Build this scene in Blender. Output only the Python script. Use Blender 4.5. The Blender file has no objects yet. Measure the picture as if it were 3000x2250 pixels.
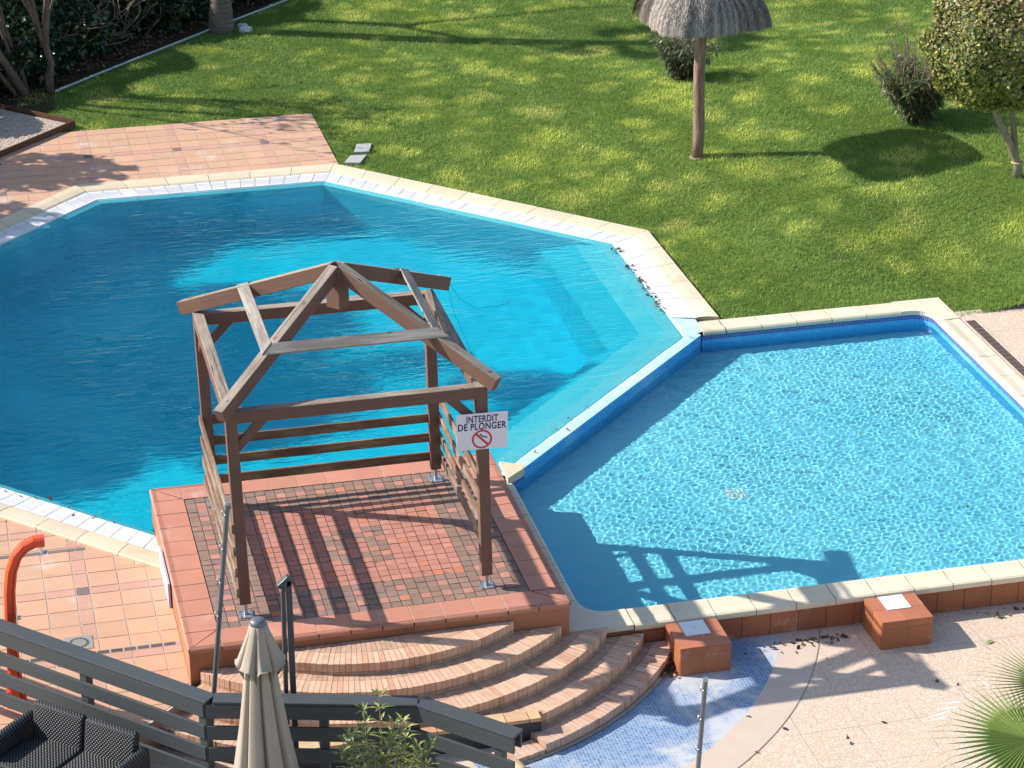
import bpy, math, random
import numpy as np
from mathutils import Vector, Matrix
random.seed(7)
RNG = np.random.default_rng(11)
S = bpy.context.scene
COL = S.collection
R = math.radians
PI = math.pi
S2 = math.sqrt(2.0)

# ------------------------------------------------------------------ mesh helpers
class MB:
    """collects faces; every face has a colour, every vertex a wood coordinate"""
    def __init__(s):
        s.v = []; s.f = []; s.c = []; s.m = []; s.w = []
    def add(s, verts, faces, col=(1, 1, 1), mi=0, wc=None):
        o = len(s.v)
        s.v.extend([tuple(p) for p in verts])
        s.w.extend(wc if wc is not None else [tuple(p) for p in verts])
        for f in faces:
            s.f.append(tuple(i + o for i in f)); s.c.append(col); s.m.append(mi)
    def quad(s, a, b, c, d, col=(1, 1, 1), mi=0):
        s.add([a, b, c, d], [(0, 1, 2, 3)], col, mi)
    def poly(s, pts, col=(1, 1, 1), mi=0):
        s.add(pts, [tuple(range(len(pts)))], col, mi)
    def box(s, x0, x1, y0, y1, z0, z1, col=(1, 1, 1), mi=0):
        v = [(x0, y0, z0), (x1, y0, z0), (x1, y1, z0), (x0, y1, z0), (x0, y0, z1), (x1, y0, z1), (x1, y1, z1), (x0, y1, z1)]
        s.add(v, [(3, 2, 1, 0), (4, 5, 6, 7), (0, 1, 5, 4), (1, 2, 6, 5), (2, 3, 7, 6), (3, 0, 4, 7)], col, mi)
    def beam(s, p0, p1, w, h, up=(0, 0, 1), col=(1, 1, 1), mi=0, ext=0.0, seed=None):
        """box from p0 to p1 (axis of the box), w across, h along up"""
        p0 = Vector(p0); p1 = Vector(p1); d = (p1 - p0); L = d.length; d.normalize()
        p0 = p0 - d * ext; p1 = p1 + d * ext; L += 2 * ext
        u = Vector(up); x = d.cross(u); x.normalize(); u = x.cross(d)
        sd = random.uniform(0, 50) if seed is None else seed
        n = max(2, int(L / .25) + 1); vs = []; wc = []; fs = []
        for i in range(n):
            q = p0.lerp(p1, i / (n - 1))
            for (a, b) in ((-1, -1), (1, -1), (1, 1), (-1, 1)):
                vs.append(q + x * (a * w / 2) + u * (b * h / 2))
                wc.append((i / (n - 1) * L + sd, a * w / 2 + sd * .37, b * h / 2))
        for i in range(n - 1):
            for k in range(4):
                a = i * 4 + k; b = i * 4 + (k + 1) % 4
                fs.append((a, b, b + 4, a + 4))
        fs.append((3, 2, 1, 0)); e = (n - 1) * 4; fs.append((e, e + 1, e + 2, e + 3))
        s.add(vs, fs, col, mi, wc)
    def tube(s, pts, rad, n=8, col=(1, 1, 1), mi=0, caps=True):
        pts = [Vector(p) for p in pts]; k = len(pts)
        rad = [rad] * k if isinstance(rad, (int, float)) else rad
        d0 = (pts[1] - pts[0]).normalized()
        x = d0.cross(Vector((0.3, 0.9, 0.2)))
        if x.length < .1: x = d0.cross(Vector((1, 0, 0)))
        x.normalize(); vs = []; fs = []; wc = []; L = 0
        for i, p in enumerate(pts):
            d = (pts[min(i + 1, k - 1)] - pts[max(i - 1, 0)]).normalized()
            x = (x - d * x.dot(d)).normalized(); y = d.cross(x)
            if i: L += (p - pts[i - 1]).length
            for j in range(n):
                a = 2 * PI * j / n
                vs.append(p + (x * math.cos(a) + y * math.sin(a)) * rad[i]); wc.append((L, a * rad[0], 0))
        for i in range(k - 1):
            for j in range(n):
                a = i * n + j; b = i * n + (j + 1) % n
                fs.append((a, b, b + n, a + n))
        if caps:
            fs.append(tuple(range(n - 1, -1, -1))); fs.append(tuple((k - 1) * n + j for j in range(n)))
        s.add(vs, fs, col, mi, wc)
    def lathe(s, prof, c=(0, 0, 0), n=24, col=(1, 1, 1), mi=0):
        vs = []; fs = []; k = len(prof)
        for r, z in prof:
            for j in range(n):
                a = 2 * PI * j / n; vs.append((c[0] + r * math.cos(a), c[1] + r * math.sin(a), c[2] + z))
        for i in range(k - 1):
            for j in range(n):
                a = i * n + j; b = i * n + (j + 1) % n; fs.append((a, b, b + n, a + n))
        s.add(vs, fs, col, mi)
    def disc(s, c, r, n=24, col=(1, 1, 1), mi=0):
        s.poly([(c[0] + r * math.cos(2 * PI * j / n), c[1] + r * math.sin(2 * PI * j / n), c[2]) for j in range(n)], col, mi)

def obj(name, mb, mats, parent=None, smooth=False, bevel=0.0, loc=None):
    me = bpy.data.meshes.new(name)
    me.from_pydata(mb.v, [], mb.f)
    if not isinstance(mats, (list, tuple)): mats = [mats]
    for m in mats: me.materials.append(m)
    if len(mats) > 1: me.polygons.foreach_set('material_index', mb.m)
    a = me.attributes.new('col', 'FLOAT_COLOR', 'FACE')
    cc = np.ones((len(mb.f), 4), dtype=np.float32)
    if mb.f: cc[:, :3] = np.array(mb.c, dtype=np.float32)[:, :3]
    a.data.foreach_set('color', cc.ravel())
    w = me.attributes.new('wc', 'FLOAT_VECTOR', 'POINT')
    w.data.foreach_set('vector', np.array(mb.w, dtype=np.float32).ravel())
    if smooth: me.polygons.foreach_set('use_smooth', [True] * len(me.polygons))
    me.update()
    o = bpy.data.objects.new(name, me); COL.objects.link(o)
    if parent: o.parent = parent; o.matrix_parent_inverse = Matrix.Translation(parent.location).inverted()
    if bevel:
        b = o.modifiers.new('bevel', 'BEVEL'); b.width = bevel; b.segments = 2; b.limit_method = 'ANGLE'; b.angle_limit = R(50)
    return o

def np_obj(name, V, F, mats, cols=None, parent=None, smooth=False):
    """fast mesh from numpy arrays (F: n x k)"""
    me = bpy.data.meshes.new(name)
    n, k = F.shape
    me.vertices.add(len(V)); me.vertices.foreach_set('co', V.astype(np.float32).ravel())
    me.loops.add(n * k); me.loops.foreach_set('vertex_index', F.astype(np.int32).ravel())
    me.polygons.add(n); me.polygons.foreach_set('loop_start', np.arange(0, n * k, k, dtype=np.int32))
    if cols is not None:
        a = me.attributes.new('col', 'FLOAT_COLOR', 'FACE')
        c = np.ones((n, 4), dtype=np.float32); c[:, :3] = cols; a.data.foreach_set('color', c.ravel())
    if smooth: me.polygons.foreach_set('use_smooth', np.ones(n, dtype=bool))
    me.materials.append(mats); me.update(calc_edges=True); me.validate()
    o = bpy.data.objects.new(name, me); COL.objects.link(o)
    if parent: o.parent = parent; o.matrix_parent_inverse = Matrix.Translation(parent.location).inverted()
    return o

def tag(o, label=None, cat=None, group=None, kind=None):
    if label: o['label'] = label
    if cat: o['category'] = cat
    if group: o['group'] = group
    if kind: o['kind'] = kind
    return o
def thing(name, label, cat, loc=(0, 0, 0), group=None):
    o = bpy.data.objects.new(name, None); COL.objects.link(o); o.location = loc; o.empty_display_size = .2
    return tag(o, label, cat, group)
def copy_tree(o, parent=None):
    c = o.copy(); COL.objects.link(c)
    if parent: c.parent = parent
    for ch in list(o.children): copy_tree(ch, c)
    return c

# ------------------------------------------------------------------ node helper
class G:
    def __init__(s, name):
        s.m = bpy.data.materials.new(name); s.m.use_nodes = True
        s.t = s.m.node_tree; s.t.nodes.clear()
    def n(s, typ, props=None, **ins):
        nd = s.t.nodes.new('ShaderNode' + typ)
        for k, v in (props or {}).items(): setattr(nd, k, v)
        for k, v in ins.items():
            k = k.replace('_', ' ')
            sk = nd.inputs[int(k[1:])] if k[0] == 'i' and k[1:].isdigit() else nd.inputs[k]
            s.set(sk, v)
        return nd
    def set(s, sk, v):
        if hasattr(v, 'is_output'): s.t.links.new(v, sk)
        elif hasattr(v, 'outputs'): s.t.links.new(v.outputs[0], sk)
        else:
            if isinstance(v, tuple) and len(v) == 3 and sk.type == 'RGBA': v = v + (1,)
            sk.default_value = v
    def math(s, op, a, b=0.0, c=None):
        nd = s.n('Math', {'operation': op}); s.set(nd.inputs[0], a); s.set(nd.inputs[1], b)
        if c is not None: s.set(nd.inputs[2], c)
        return nd.outputs[0]
    def mix(s, f, a, b, bl='MIX'):
        nd = s.n('Mix', {'data_type': 'RGBA', 'blend_type': bl})
        s.set(nd.inputs[0], f); s.set(nd.inputs[6], a); s.set(nd.inputs[7], b)
        return nd.outputs[2]
    def ramp(s, f, lo, hi):
        nd = s.n('MapRange', {'interpolation_type': 'SMOOTHSTEP'}); s.set(nd.inputs[0], f); nd.inputs[1].default_value = lo; nd.inputs[2].default_value = hi
        return nd.outputs[0]
    def noise(s, vec, scale, detail=4, rough=.55, dist=0.0):
        nd = s.n('TexNoise', {}, Scale=scale, Detail=detail, Roughness=rough, Distortion=dist)
        if vec is not None: s.set(nd.inputs['Vector'], vec)
        return nd.outputs[0]
    def attr(s, name):
        return s.n('Attribute', {'attribute_name': name})
    def objco(s): return s.n('TexCoord').outputs['Object']
    def scalev(s, v, sc):
        nd = s.n('VectorMath', {'operation': 'MULTIPLY'}); s.set(nd.inputs[0], v); nd.inputs[1].default_value = sc; return nd.outputs[0]
    def bump(s, h, st=.3, dist=.01):
        return s.n('Bump', {}, Strength=st, Distance=dist, Height=h).outputs[0]
    def out(s, bsdf, disp=None):
        o = s.n('OutputMaterial'); s.t.links.new(bsdf.outputs[0] if hasattr(bsdf, 'outputs') else bsdf, o.inputs[0]); return s.m
    def pbr(s, col, rough=.7, normal=None, spec=.4, **kw):
        nd = s.n('BsdfPrincipled'); s.set(nd.inputs['Base Color'], col); s.set(nd.inputs['Roughness'], rough)
        nd.inputs['Specular IOR Level'].default_value = spec
        if normal is not None: s.set(nd.inputs['Normal'], normal)
        for k, v in kw.items(): s.set(nd.inputs[k.replace('_', ' ')], v)
        return nd

def tinted(name, rough=.75, amp=.35, sc=6.0, fine=60.0, bump=.15, spec=.3, dirt=None, dirt_amt=0.0, dirt_sc=1.3):
    """per-face colour with mottling, optional stains of another colour"""
    g = G(name); P = g.objco(); c = g.attr('col').outputs['Color']
    n1 = g.noise(P, sc, 5); n2 = g.noise(P, fine, 3)
    f = g.math('MULTIPLY_ADD', g.math('SUBTRACT', n1, .5), amp * 2, g.math('MULTIPLY_ADD', g.math('SUBTRACT', n2, .5), amp, 1.0))
    k = g.n('VectorMath', {'operation': 'SCALE'}); g.set(k.inputs[0], c); g.set(k.inputs['Scale'], f)
    colr = k.outputs[0]
    if dirt:
        d = g.ramp(g.noise(P, dirt_sc, 7, .65), .55, .72)
        colr = g.mix(g.math('MULTIPLY', d, dirt_amt), colr, dirt)
    return g.out(g.pbr(colr, rough, g.bump(n2, bump, .004), spec))

def plain(name, col, rough=.5, metal=0.0, spec=.5, amp=.15, sc=20.0, bump=.05):
    g = G(name); P = g.objco(); n = g.noise(P, sc, 4)
    f = g.math('MULTIPLY_ADD', g.math('SUBTRACT', n, .5), amp * 2, 1.0)
    k = g.n('VectorMath', {'operation': 'SCALE'}); k.inputs[0].default_value = col; g.set(k.inputs['Scale'], f)
    r = g.math('MULTIPLY_ADD', g.math('SUBTRACT', n, .5), .25, rough)
    return g.out(g.pbr(k.outputs[0], r, g.bump(n, bump, .003), spec, Metallic=metal))

def leafy(name, rough=.45, trans=.3, spec=.4):
    g = G(name); c = g.attr('col').outputs['Color']
    p = g.pbr(c, rough, None, spec)
    t = g.n('BsdfTranslucent'); g.set(t.inputs[0], g.mix(.5, c, (.30, .42, .05), 'MULTIPLY') if False else c)
    mx = g.n('MixShader'); mx.inputs[0].default_value = trans; g.set(mx.inputs[1], p); g.set(mx.inputs[2], t)
    return g.out(mx)

# ------------------------------------------------------------------ materials
M = {}
M['tile'] = tinted('tile', .6, .10, 5, 45, .08, .35, (.72, .64, .58), .5, 1.3)
M['terra'] = tinted('terracotta', .55, .13, 4, 30, .08, .35, (.60, .42, .35), .5, 2.6)
M['paver'] = tinted('paver', .8, .2, 9, 70, .3, .25, (.42, .30, .25), .35, 1.4)
M['brick'] = tinted('brick', .8, .22, 14, 60, .35, .25, (.30, .22, .17), .35, 2.2)
M['stone'] = tinted('stone', .7, .10, 3, 40, .12, .3, (.45, .34, .22), .45, 2.4)
M['white'] = tinted('white_tile', .4, .05, 3, 50, .05, .4, (.55, .50, .42), .2, 3.0)
M['col'] = tinted('tinted', .6, .08, 5, 40, .08, .35)
M['leaf'] = leafy('leaf')
M['leafg'] = leafy('glossy_leaf', .32, .22, .6)
M['grass'] = leafy('grass_blade', .5, .35, .25)

def wood(name, paint, weath, lo, hi, chips=.5, up=True):
    g = G(name); w = g.attr('wc').outputs['Vector']; P = g.objco()
    gr = g.noise(g.scalev(w, (1.2, 38, 38)), 1.0, 6, .65, .6)
    gr2 = g.noise(g.scalev(w, (5, 130, 130)), 1.0, 4, .6)
    big = g.noise(w, 3.0, 4)
    crack = g.ramp(g.noise(g.scalev(w, (.9, 60, 60)), 1.0, 3, .5, .8), .60, .68)
    wc = g.mix(gr, tuple(x * .42 for x in weath), tuple(min(1, x * 1.6) for x in weath))
    wc = g.mix(g.math('MULTIPLY', gr2, .45), wc, tuple(x * .45 for x in weath))
    wc = g.mix(g.math('MULTIPLY', crack, .75), wc, (.035, .026, .02))
    bl = g.ramp(g.noise(g.scalev(w, (1.5, 7, 7)), 1.0, 5, .65), .36, .66)
    wc = g.mix(g.math('MULTIPLY', g.math('SUBTRACT', 1.0, bl), .62), wc, (.10, .078, .062))
    kn = g.n('TexVoronoi', {}, Scale=1.0); g.set(kn.inputs['Vector'], g.scalev(w, (3.2, 9, 9)))
    wc = g.mix(g.math('MULTIPLY', g.math('SUBTRACT', 1.0, g.ramp(kn.outputs['Distance'], .06, .16)), .8), wc, (.06, .04, .028))
    pc = g.mix(big, tuple(x * .8 for x in paint), tuple(x * 1.2 for x in paint))
    nz = g.n('SeparateXYZ'); g.set(nz.inputs[0], g.n('NewGeometry').outputs['Normal'])
    h = g.math('ADD', nz.outputs[2], g.math('MULTIPLY', g.math('SUBTRACT', g.noise(w, 7.0, 6, .7), .5), chips)) if up else \
        g.math('MULTIPLY_ADD', g.math('SUBTRACT', g.noise(g.scalev(w, (2.2, 5, 9)), 1.0, 6, .65), .5), 2.2, .55)
    col = g.mix(g.ramp(h, lo, hi), pc, wc)
    b = g.bump(g.math('ADD', gr, g.math('MULTIPLY', crack, -1.2)), .5, .006)
    return g.out(g.pbr(col, .78, b, .25))
M['timber'] = wood('timber', (.175, .102, .078), (.43, .36, .29), .30, .70, 1.2)
M['rail'] = wood('rail_wood', (.17, .09, .05), (.44, .35, .27), .1, .9, 1, up=False)
M['railin'] = wood('rail_inner_wood', (.14, .075, .045), (.36, .24, .13), .2, .8, 1, up=False)
M['plank'] = wood('plank', (.30, .27, .25), (.37, .34, .31), .0, .5, .4)
M['postw'] = wood('post_wood', (.33, .22, .15), (.36, .29, .24), .15, .8, 1, up=False)
M['galv'] = plain('galvanised', (.42, .45, .48), .45, .75, .5, .2, 30)
M['greymetal'] = plain('grey_metal', (.15, .17, .19), .4, .35, .5, .1, 15)
M['mastmetal'] = plain('mast_metal', (.07, .08, .09), .45, .2, .5, .1, 15)
M['dark'] = plain('charcoal_paint', (.045, .05, .056), .55, 0, .4, .12, 6)
M['chrome'] = plain('chrome', (.7, .72, .75), .15, 1, .5, .05, 10)
M['orange'] = plain('orange_plastic', (.82, .095, .03), .38, 0, .5, .06, 3, .02)
M['orangedk'] = plain('red_plastic', (.45, .03, .025), .45, 0, .5, .06, 3, .02)
M['signw'] = plain('sign_white', (.80, .79, .83), .4, 0, .4, .02, 5, 0)
M['signblue'] = plain('sign_navy', (.028, .024, .11), .5, 0, .3, .02, 5, 0)
M['signred'] = plain('sign_red', (.62, .03, .035), .5, 0, .3, .03, 5, 0)
M['rust'] = plain('rusty_steel', (.13, .065, .04), .8, .2, .3, .4, 12, .2)
M['concrete'] = plain('concrete', (.42, .42, .42), .85, 0, .2, .2, 18, .2)
M['soil'] = plain('soil', (.055, .038, .026), .95, 0, .1, .6, 9, .6)
M['pipe'] = plain('pipe', (.42, .46, .50), .5, 0, .4, .1, 9)
M['cord'] = plain('cord', (.55, .42, .2), .8, 0, .2, .1, 20)
M['black'] = plain('black', (.012, .012, .013), .6, 0, .3, .1, 9)

def composite():
    g = G('composite_board'); w = g.attr('wc').outputs['Vector']
    gr = g.noise(g.scalev(w, (3, 90, 90)), 1.0, 5, .7); sp = g.noise(w, 160, 2)
    f = g.math('ADD', g.math('MULTIPLY', gr, .7), g.math('MULTIPLY', sp, .5))
    col = g.mix(f, (.024, .028, .031), (.085, .096, .102))
    return g.out(g.pbr(col, .55, g.bump(gr, .25, .003), .45))
M['composite'] = composite()

def fabric():
    g = G('canvas'); P = g.objco()
    n = g.noise(P, 4, 4); wv = g.noise(g.scalev(P, (300, 300, 120)), 1, 2)
    col = g.mix(n, (.33, .275, .215), (.42, .36, .29))
    return g.out(g.pbr(col, .9, g.bump(wv, .15, .002), .15, Sheen_Weight=.2))
M['fabric'] = fabric()

def wicker():
    g = G('wicker'); w = g.attr('wc').outputs['Vector']
    sx = g.n('SeparateXYZ'); g.set(sx.inputs[0], w)
    u = g.math('MULTIPLY', sx.outputs[0], 2 * PI / .034); v = g.math('MULTIPLY', sx.outputs[1], 2 * PI / .020)
    row = g.math('FLOOR', g.math('DIVIDE', sx.outputs[1], .020))
    ph = g.math('MULTIPLY', g.math('MODULO', row, 2.0), PI)
    h = g.math('MULTIPLY', g.math('ABSOLUTE', g.math('SINE', g.math('MULTIPLY', v, .5))),
               g.math('MULTIPLY_ADD', g.math('SINE', g.math('ADD', u, ph)), .5, .5))
    col = g.mix(g.ramp(h, .05, .75), (.003, .0035, .005), (.062, .068, .078))
    return g.out(g.pbr(col, .42, g.bump(h, .9, .01), .55))
M['wicker'] = wicker()

def thatch():
    g = G('thatch'); w = g.attr('wc').outputs['Vector']; c = g.attr('col').outputs['Color']
    n = g.noise(g.scalev(w, (2, 40, 40)), 1, 4)
    col = g.mix(n, (.20, .19, .19), (1.5, 1.45, 1.4)); col = g.mix(1.0, c, col, 'MULTIPLY')
    return g.out(g.pbr(col, .9, None, .1))
M['thatch'] = thatch()

def bark(name, a, b, sc=(14, 14, 3), wn=.0):
    g = G(name); P = g.objco()
    n = g.noise(g.scalev(P, sc), 1, 6, .65, .5); n2 = g.noise(P, 30, 4)
    col = g.mix(g.ramp(n, .3, .7), a, b); col = g.mix(g.math('MULTIPLY', n2, .4), col, tuple(x * .4 for x in a))
    return g.out(g.pbr(col, .9, g.bump(n, .7, .02), .15))
M['bark'] = bark('bark', (.10, .075, .055), (.22, .165, .125))
M['palebark'] = bark('pale_bark', (.22, .17, .12), (.42, .35, .27))
M['palmbark'] = bark('palm_bark', (.12, .10, .085), (.26, .22, .185), (3, 3, 26))
M['pole'] = bark('log_pole', (.22, .125, .09), (.47, .34, .27), (26, 26, 2.5))
M['twig'] = bark('twig', (.16, .10, .075), (.36, .27, .21))

def mosaic(name, ca, cb, grout, size, stain=None, samt=0.0, slo=.5, shi=.68, ssc=1.1, rough=.3):
    """small square glass tiles: rows and columns of the surface itself"""
    g = G(name); P = g.objco()
    w = g.attr('wc').outputs['Vector']
    sx = g.n('SeparateXYZ'); g.set(sx.inputs[0], w)
    u = g.math('DIVIDE', sx.outputs[0], size); v = g.math('DIVIDE', sx.outputs[1], size)
    cell = g.n('CombineXYZ'); g.set(cell.inputs[0], g.math('FLOOR', u)); g.set(cell.inputs[1], g.math('FLOOR', v))
    wn = g.n('TexWhiteNoise', {'noise_dimensions': '3D'}); g.set(wn.inputs[0], cell.outputs[0])
    fu = g.math('ABSOLUTE', g.math('SUBTRACT', g.math('FRACT', u), .5)); fv = g.math('ABSOLUTE', g.math('SUBTRACT', g.math('FRACT', v), .5))
    edge = g.math('GREATER_THAN', g.math('MAXIMUM', fu, fv), .44)
    col = g.mix(wn.outputs[0], ca, cb); col = g.mix(edge, col, grout)
    if stain:
        st = g.ramp(g.noise(P, ssc, 8, .7, .4), slo, shi)
        col = g.mix(g.math('MULTIPLY', st, samt), col, stain)
    return g.out(g.pbr(col, rough, None, .4))
M['mosaicfloor'] = mosaic('mosaic_paving', (.095, .18, .37), (.21, .33, .52), (.50, .545, .59), .036, (.60, .59, .58), .85, .44, .60, .8, .5)
M['mosaicwall'] = mosaic('mosaic_wall', (.02, .28, .62), (.07, .42, .80), (.20, .52, .80), .03, (.26, .56, .80), .6)
M['mosaicband'] = mosaic('mosaic_band', (.02, .035, .20), (.06, .10, .34), (.35, .45, .70), .03)
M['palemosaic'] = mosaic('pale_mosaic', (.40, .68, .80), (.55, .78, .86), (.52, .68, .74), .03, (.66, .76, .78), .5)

M['deeptint'] = mosaic('deep_water_tint', (.03, .56, .74), (.07, .64, .80), (.06, .60, .76), .03, (.10, .64, .78), .5)  # tiles bluer with depth: light absorbed by the water put into their colour
M['midtint'] = mosaic('mid_water_tint', (.16, .62, .76), (.28, .70, .82), (.26, .64, .76), .03, (.42, .74, .80), .7, .42, .62)
def floor_tint(name, a, b, sc=.6, rough=.6):
    g = G(name); P = g.objco()
    col = g.mix(g.ramp(g.noise(P, sc, 5), .35, .65), a, b)
    return g.out(g.pbr(col, rough, None, .1))
M['mainfloor'] = floor_tint('deep_pool_floor', (.003, .56, .74), (.005, .64, .81))  # blue pool paint with the water's own depth blue added into the colour
M['mainwall'] = floor_tint('deep_pool_wall', (.008, .52, .70), (.015, .60, .77), 2)
M['smallfloor'] = floor_tint('shallow_pool_floor', (.27, .76, .97), (.34, .82, .985), .5)

def water(name, tint, bump=0.0):
    g = G(name)
    gl = g.n('BsdfGlass', {}, Roughness=0.0, IOR=1.333); gl.inputs[0].default_value = tint + (1,)
    if bump:
        P = g.objco()
        a = g.noise(g.scalev(P, (2.6, 9, 1)), 1, 3, .5, .6); b = g.noise(g.scalev(P, (9, 22, 1)), 1, 2, .5, .4); m = g.ramp(g.noise(P, .45, 3), .38, .62)
        h = g.math('MULTIPLY', g.math('ADD', a, g.math('MULTIPLY', b, .30)), g.math('MULTIPLY_ADD', m, .9, .35))
        g.set(gl.inputs['Normal'], g.bump(h, bump, .05))
    return g.out(gl)
M['water'] = water('pool_water', (.80, 1.0, 1.0))
M['deepwater'] = water('deep_pool_water', (.52, .98, 1.0), .6)

def aggregate():
    g = G('washed_aggregate'); P = g.objco()
    v = g.n('TexVoronoi', {}, Scale=95.0); g.set(v.inputs['Vector'], P)
    n = g.noise(P, 1.2, 6, .6); n3 = g.noise(P, 120, 2)
    sx = g.n('SeparateColor'); g.set(sx.inputs[0], v.outputs['Color'])
    peb = g.mix(sx.outputs[0], (.59, .44, .33), (.70, .545, .42))
    peb = g.mix(g.math('GREATER_THAN', sx.outputs[1], .82), peb, (.50, .38, .29))
    peb = g.mix(g.math('GREATER_THAN', sx.outputs[2], .88), peb, (.74, .65, .57))
    peb = g.mix(g.math('MULTIPLY', g.ramp(n, .5, .75), .3), peb, (.44, .38, .32))
    sp = g.n('SeparateXYZ'); g.set(sp.inputs[0], P)
    def joint(a, per, off):
        f = g.math('FRACT', g.math('DIVIDE', g.math('ADD', a, off), per)); return g.math('LESS_THAN', g.math('ABSOLUTE', g.math('SUBTRACT', f, .5)), .004 / per * 1.2)
    j = g.math('MAXIMUM', joint(sp.outputs[0], .62, .1), joint(sp.outputs[1], .62, .25))
    peb = g.mix(g.math('MULTIPLY', j, g.ramp(g.noise(P, 2.5, 4), .35, .6)), peb, (.44, .32, .26))
    return g.out(g.pbr(peb, .85, g.bump(v.outputs['Distance'], .35, .004), .2))
M['aggregate'] = aggregate()

def gravelmat():
    g = G('gravel'); P = g.objco()
    v = g.n('TexVoronoi', {}, Scale=38.0); g.set(v.inputs['Vector'], P)
    sx = g.n('SeparateColor'); g.set(sx.inputs[0], v.outputs['Color'])
    c = g.mix(sx.outputs[0], (.33, .25, .19), (.62, .53, .46))
    h = g.math('SUBTRACT', 1.0, v.outputs['Distance'])
    return g.out(g.pbr(c, .85, g.bump(h, .8, .02), .2))
M['gravel'] = gravelmat()

def lawnmat():
    g = G('lawn_soil'); P = g.objco()
    n = g.noise(P, 5, 6, .6); n2 = g.noise(P, 45, 3)
    c = g.mix(n, (.10, .16, .03), (.16, .23, .045)); c = g.mix(g.math('MULTIPLY', n2, .4), c, (.05, .055, .015))
    return g.out(g.pbr(c, .95, g.bump(n2, .5, .02), .1))
M['lawn'] = lawnmat()

# ------------------------------------------------------------------ pool outlines
# half planes n.p <= d of the octagonal pool, anticlockwise from the back edge
q = 1 / S2
EDGES = [((0, 1), 14.75), ((-q, q), 14.70 * q), ((-1, 0), 3.8), ((-q, -q), -2.38 * q), ((0, -1), -2.0), ((q, -q), .50 * q), ((1, 0), 8.0), ((q, q), 18.8 * q)]
def isect(e1, e2, o1, o2):
    (a, b), d = e1; (c, e), f = e2; d -= o1; f -= o2
    det = a * e - b * c
    return ((d * e - b * f) / det, (a * f - d * c) / det)
def octo(offs):
    if isinstance(offs, (int, float)): offs = [offs] * 8
    return [isect(EDGES[i - 1], EDGES[i], offs[i - 1], offs[i]) for i in range(8)]   # vertex i starts edge i
def offl(o, dv, bt=0.0): return [o, o, o, o, bt, dv, o, o]

def z3(p, z): return (p[0], p[1], z)
def lerp(a, b, t): return tuple(x + (y - x) * t for x, y in zip(a, b))
def jit(c, a): k = 1 + random.uniform(-a, a); return tuple(min(1, x * k * (1 + random.uniform(-a, a) * .25)) for x in c)

def lawn_h(x, y):
    """gentle rise of the lawn away from the pools"""
    x = np.asarray(x, float); y = np.asarray(y, float)
    d = np.maximum((x + y - 18.8) / S2, np.where(x < 4.1, y - 14.75, -9))
    dr = np.hypot(np.maximum(x - 11.14, 0), np.maximum(y - 7.5, 0))
    d2 = np.where(x < 11.14, np.minimum(x - 8.0, y - 7.5), dr)
    d = np.where((x > 8) & (y < 10.7), d2, d)
    s = np.clip(d / 3.5, 0, 1); s = s * s * (3 - 2 * s)
    f = np.clip((21 - y) / 5, .12, 1)
    return .06 * np.clip(x - 3.5, 0, 12) * s * f + .02 * s * np.sin(x * 1.3 + .4 * y) * np.sin(y * .9 + 1)

def vnoise(x, y, sc, seed, octs=3):
    r = np.random.default_rng(seed); T = r.random((256, 256)); out = 0; amp = 1; tot = 0
    for o in range(octs):
        u = x * sc + 37.3 * o; v = y * sc + 91.7 * o
        iu = np.floor(u).astype(int); iv = np.floor(v).astype(int); fu = u - iu; fv = v - iv
        fu = fu * fu * (3 - 2 * fu); fv = fv * fv * (3 - 2 * fv)
        a = T[iu & 255, iv & 255]; b = T[(iu + 1) & 255, iv & 255]; c = T[iu & 255, (iv + 1) & 255]; d = T[(iu + 1) & 255, (iv + 1) & 255]
        out = out + amp * ((a * (1 - fu) + b * fu) * (1 - fv) + (c * (1 - fu) + d * fu) * fv); tot += amp; amp *= .5; sc *= 2
    return out / tot

OCT0 = octo(0)
def in_paved(x, y, sh=.0):
    """pool, terraces, platform, plaza, gravel (everything that is not lawn), shrunk by sh"""
    ins = np.ones_like(x, bool)
    for (n, d) in EDGES: ins &= (n[0] * x + n[1] * y <= d - sh)
    ins |= (x > 3.9 + sh) & (x < 11.14 - sh) & (y > -9) & (y < 7.49 - sh)
    ins |= (y < 6.8 - sh) & (x > 3.9)
    ins |= (y < 2.4) & (x < 4)
    ins |= (x < 4.12 - sh) & (y < 17.36 - sh) & ((x + y) < 30) & (y > 10) & (y - x < 17.45 + .0 - sh * 0)
    ins |= (x < 4.12 - sh) & (y < 14.0)
    ins |= (x - y < -17.4) & (x + y < 17.9)
    ins |= (x > 11.25) & (y < 6.86)
    return ins

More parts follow.
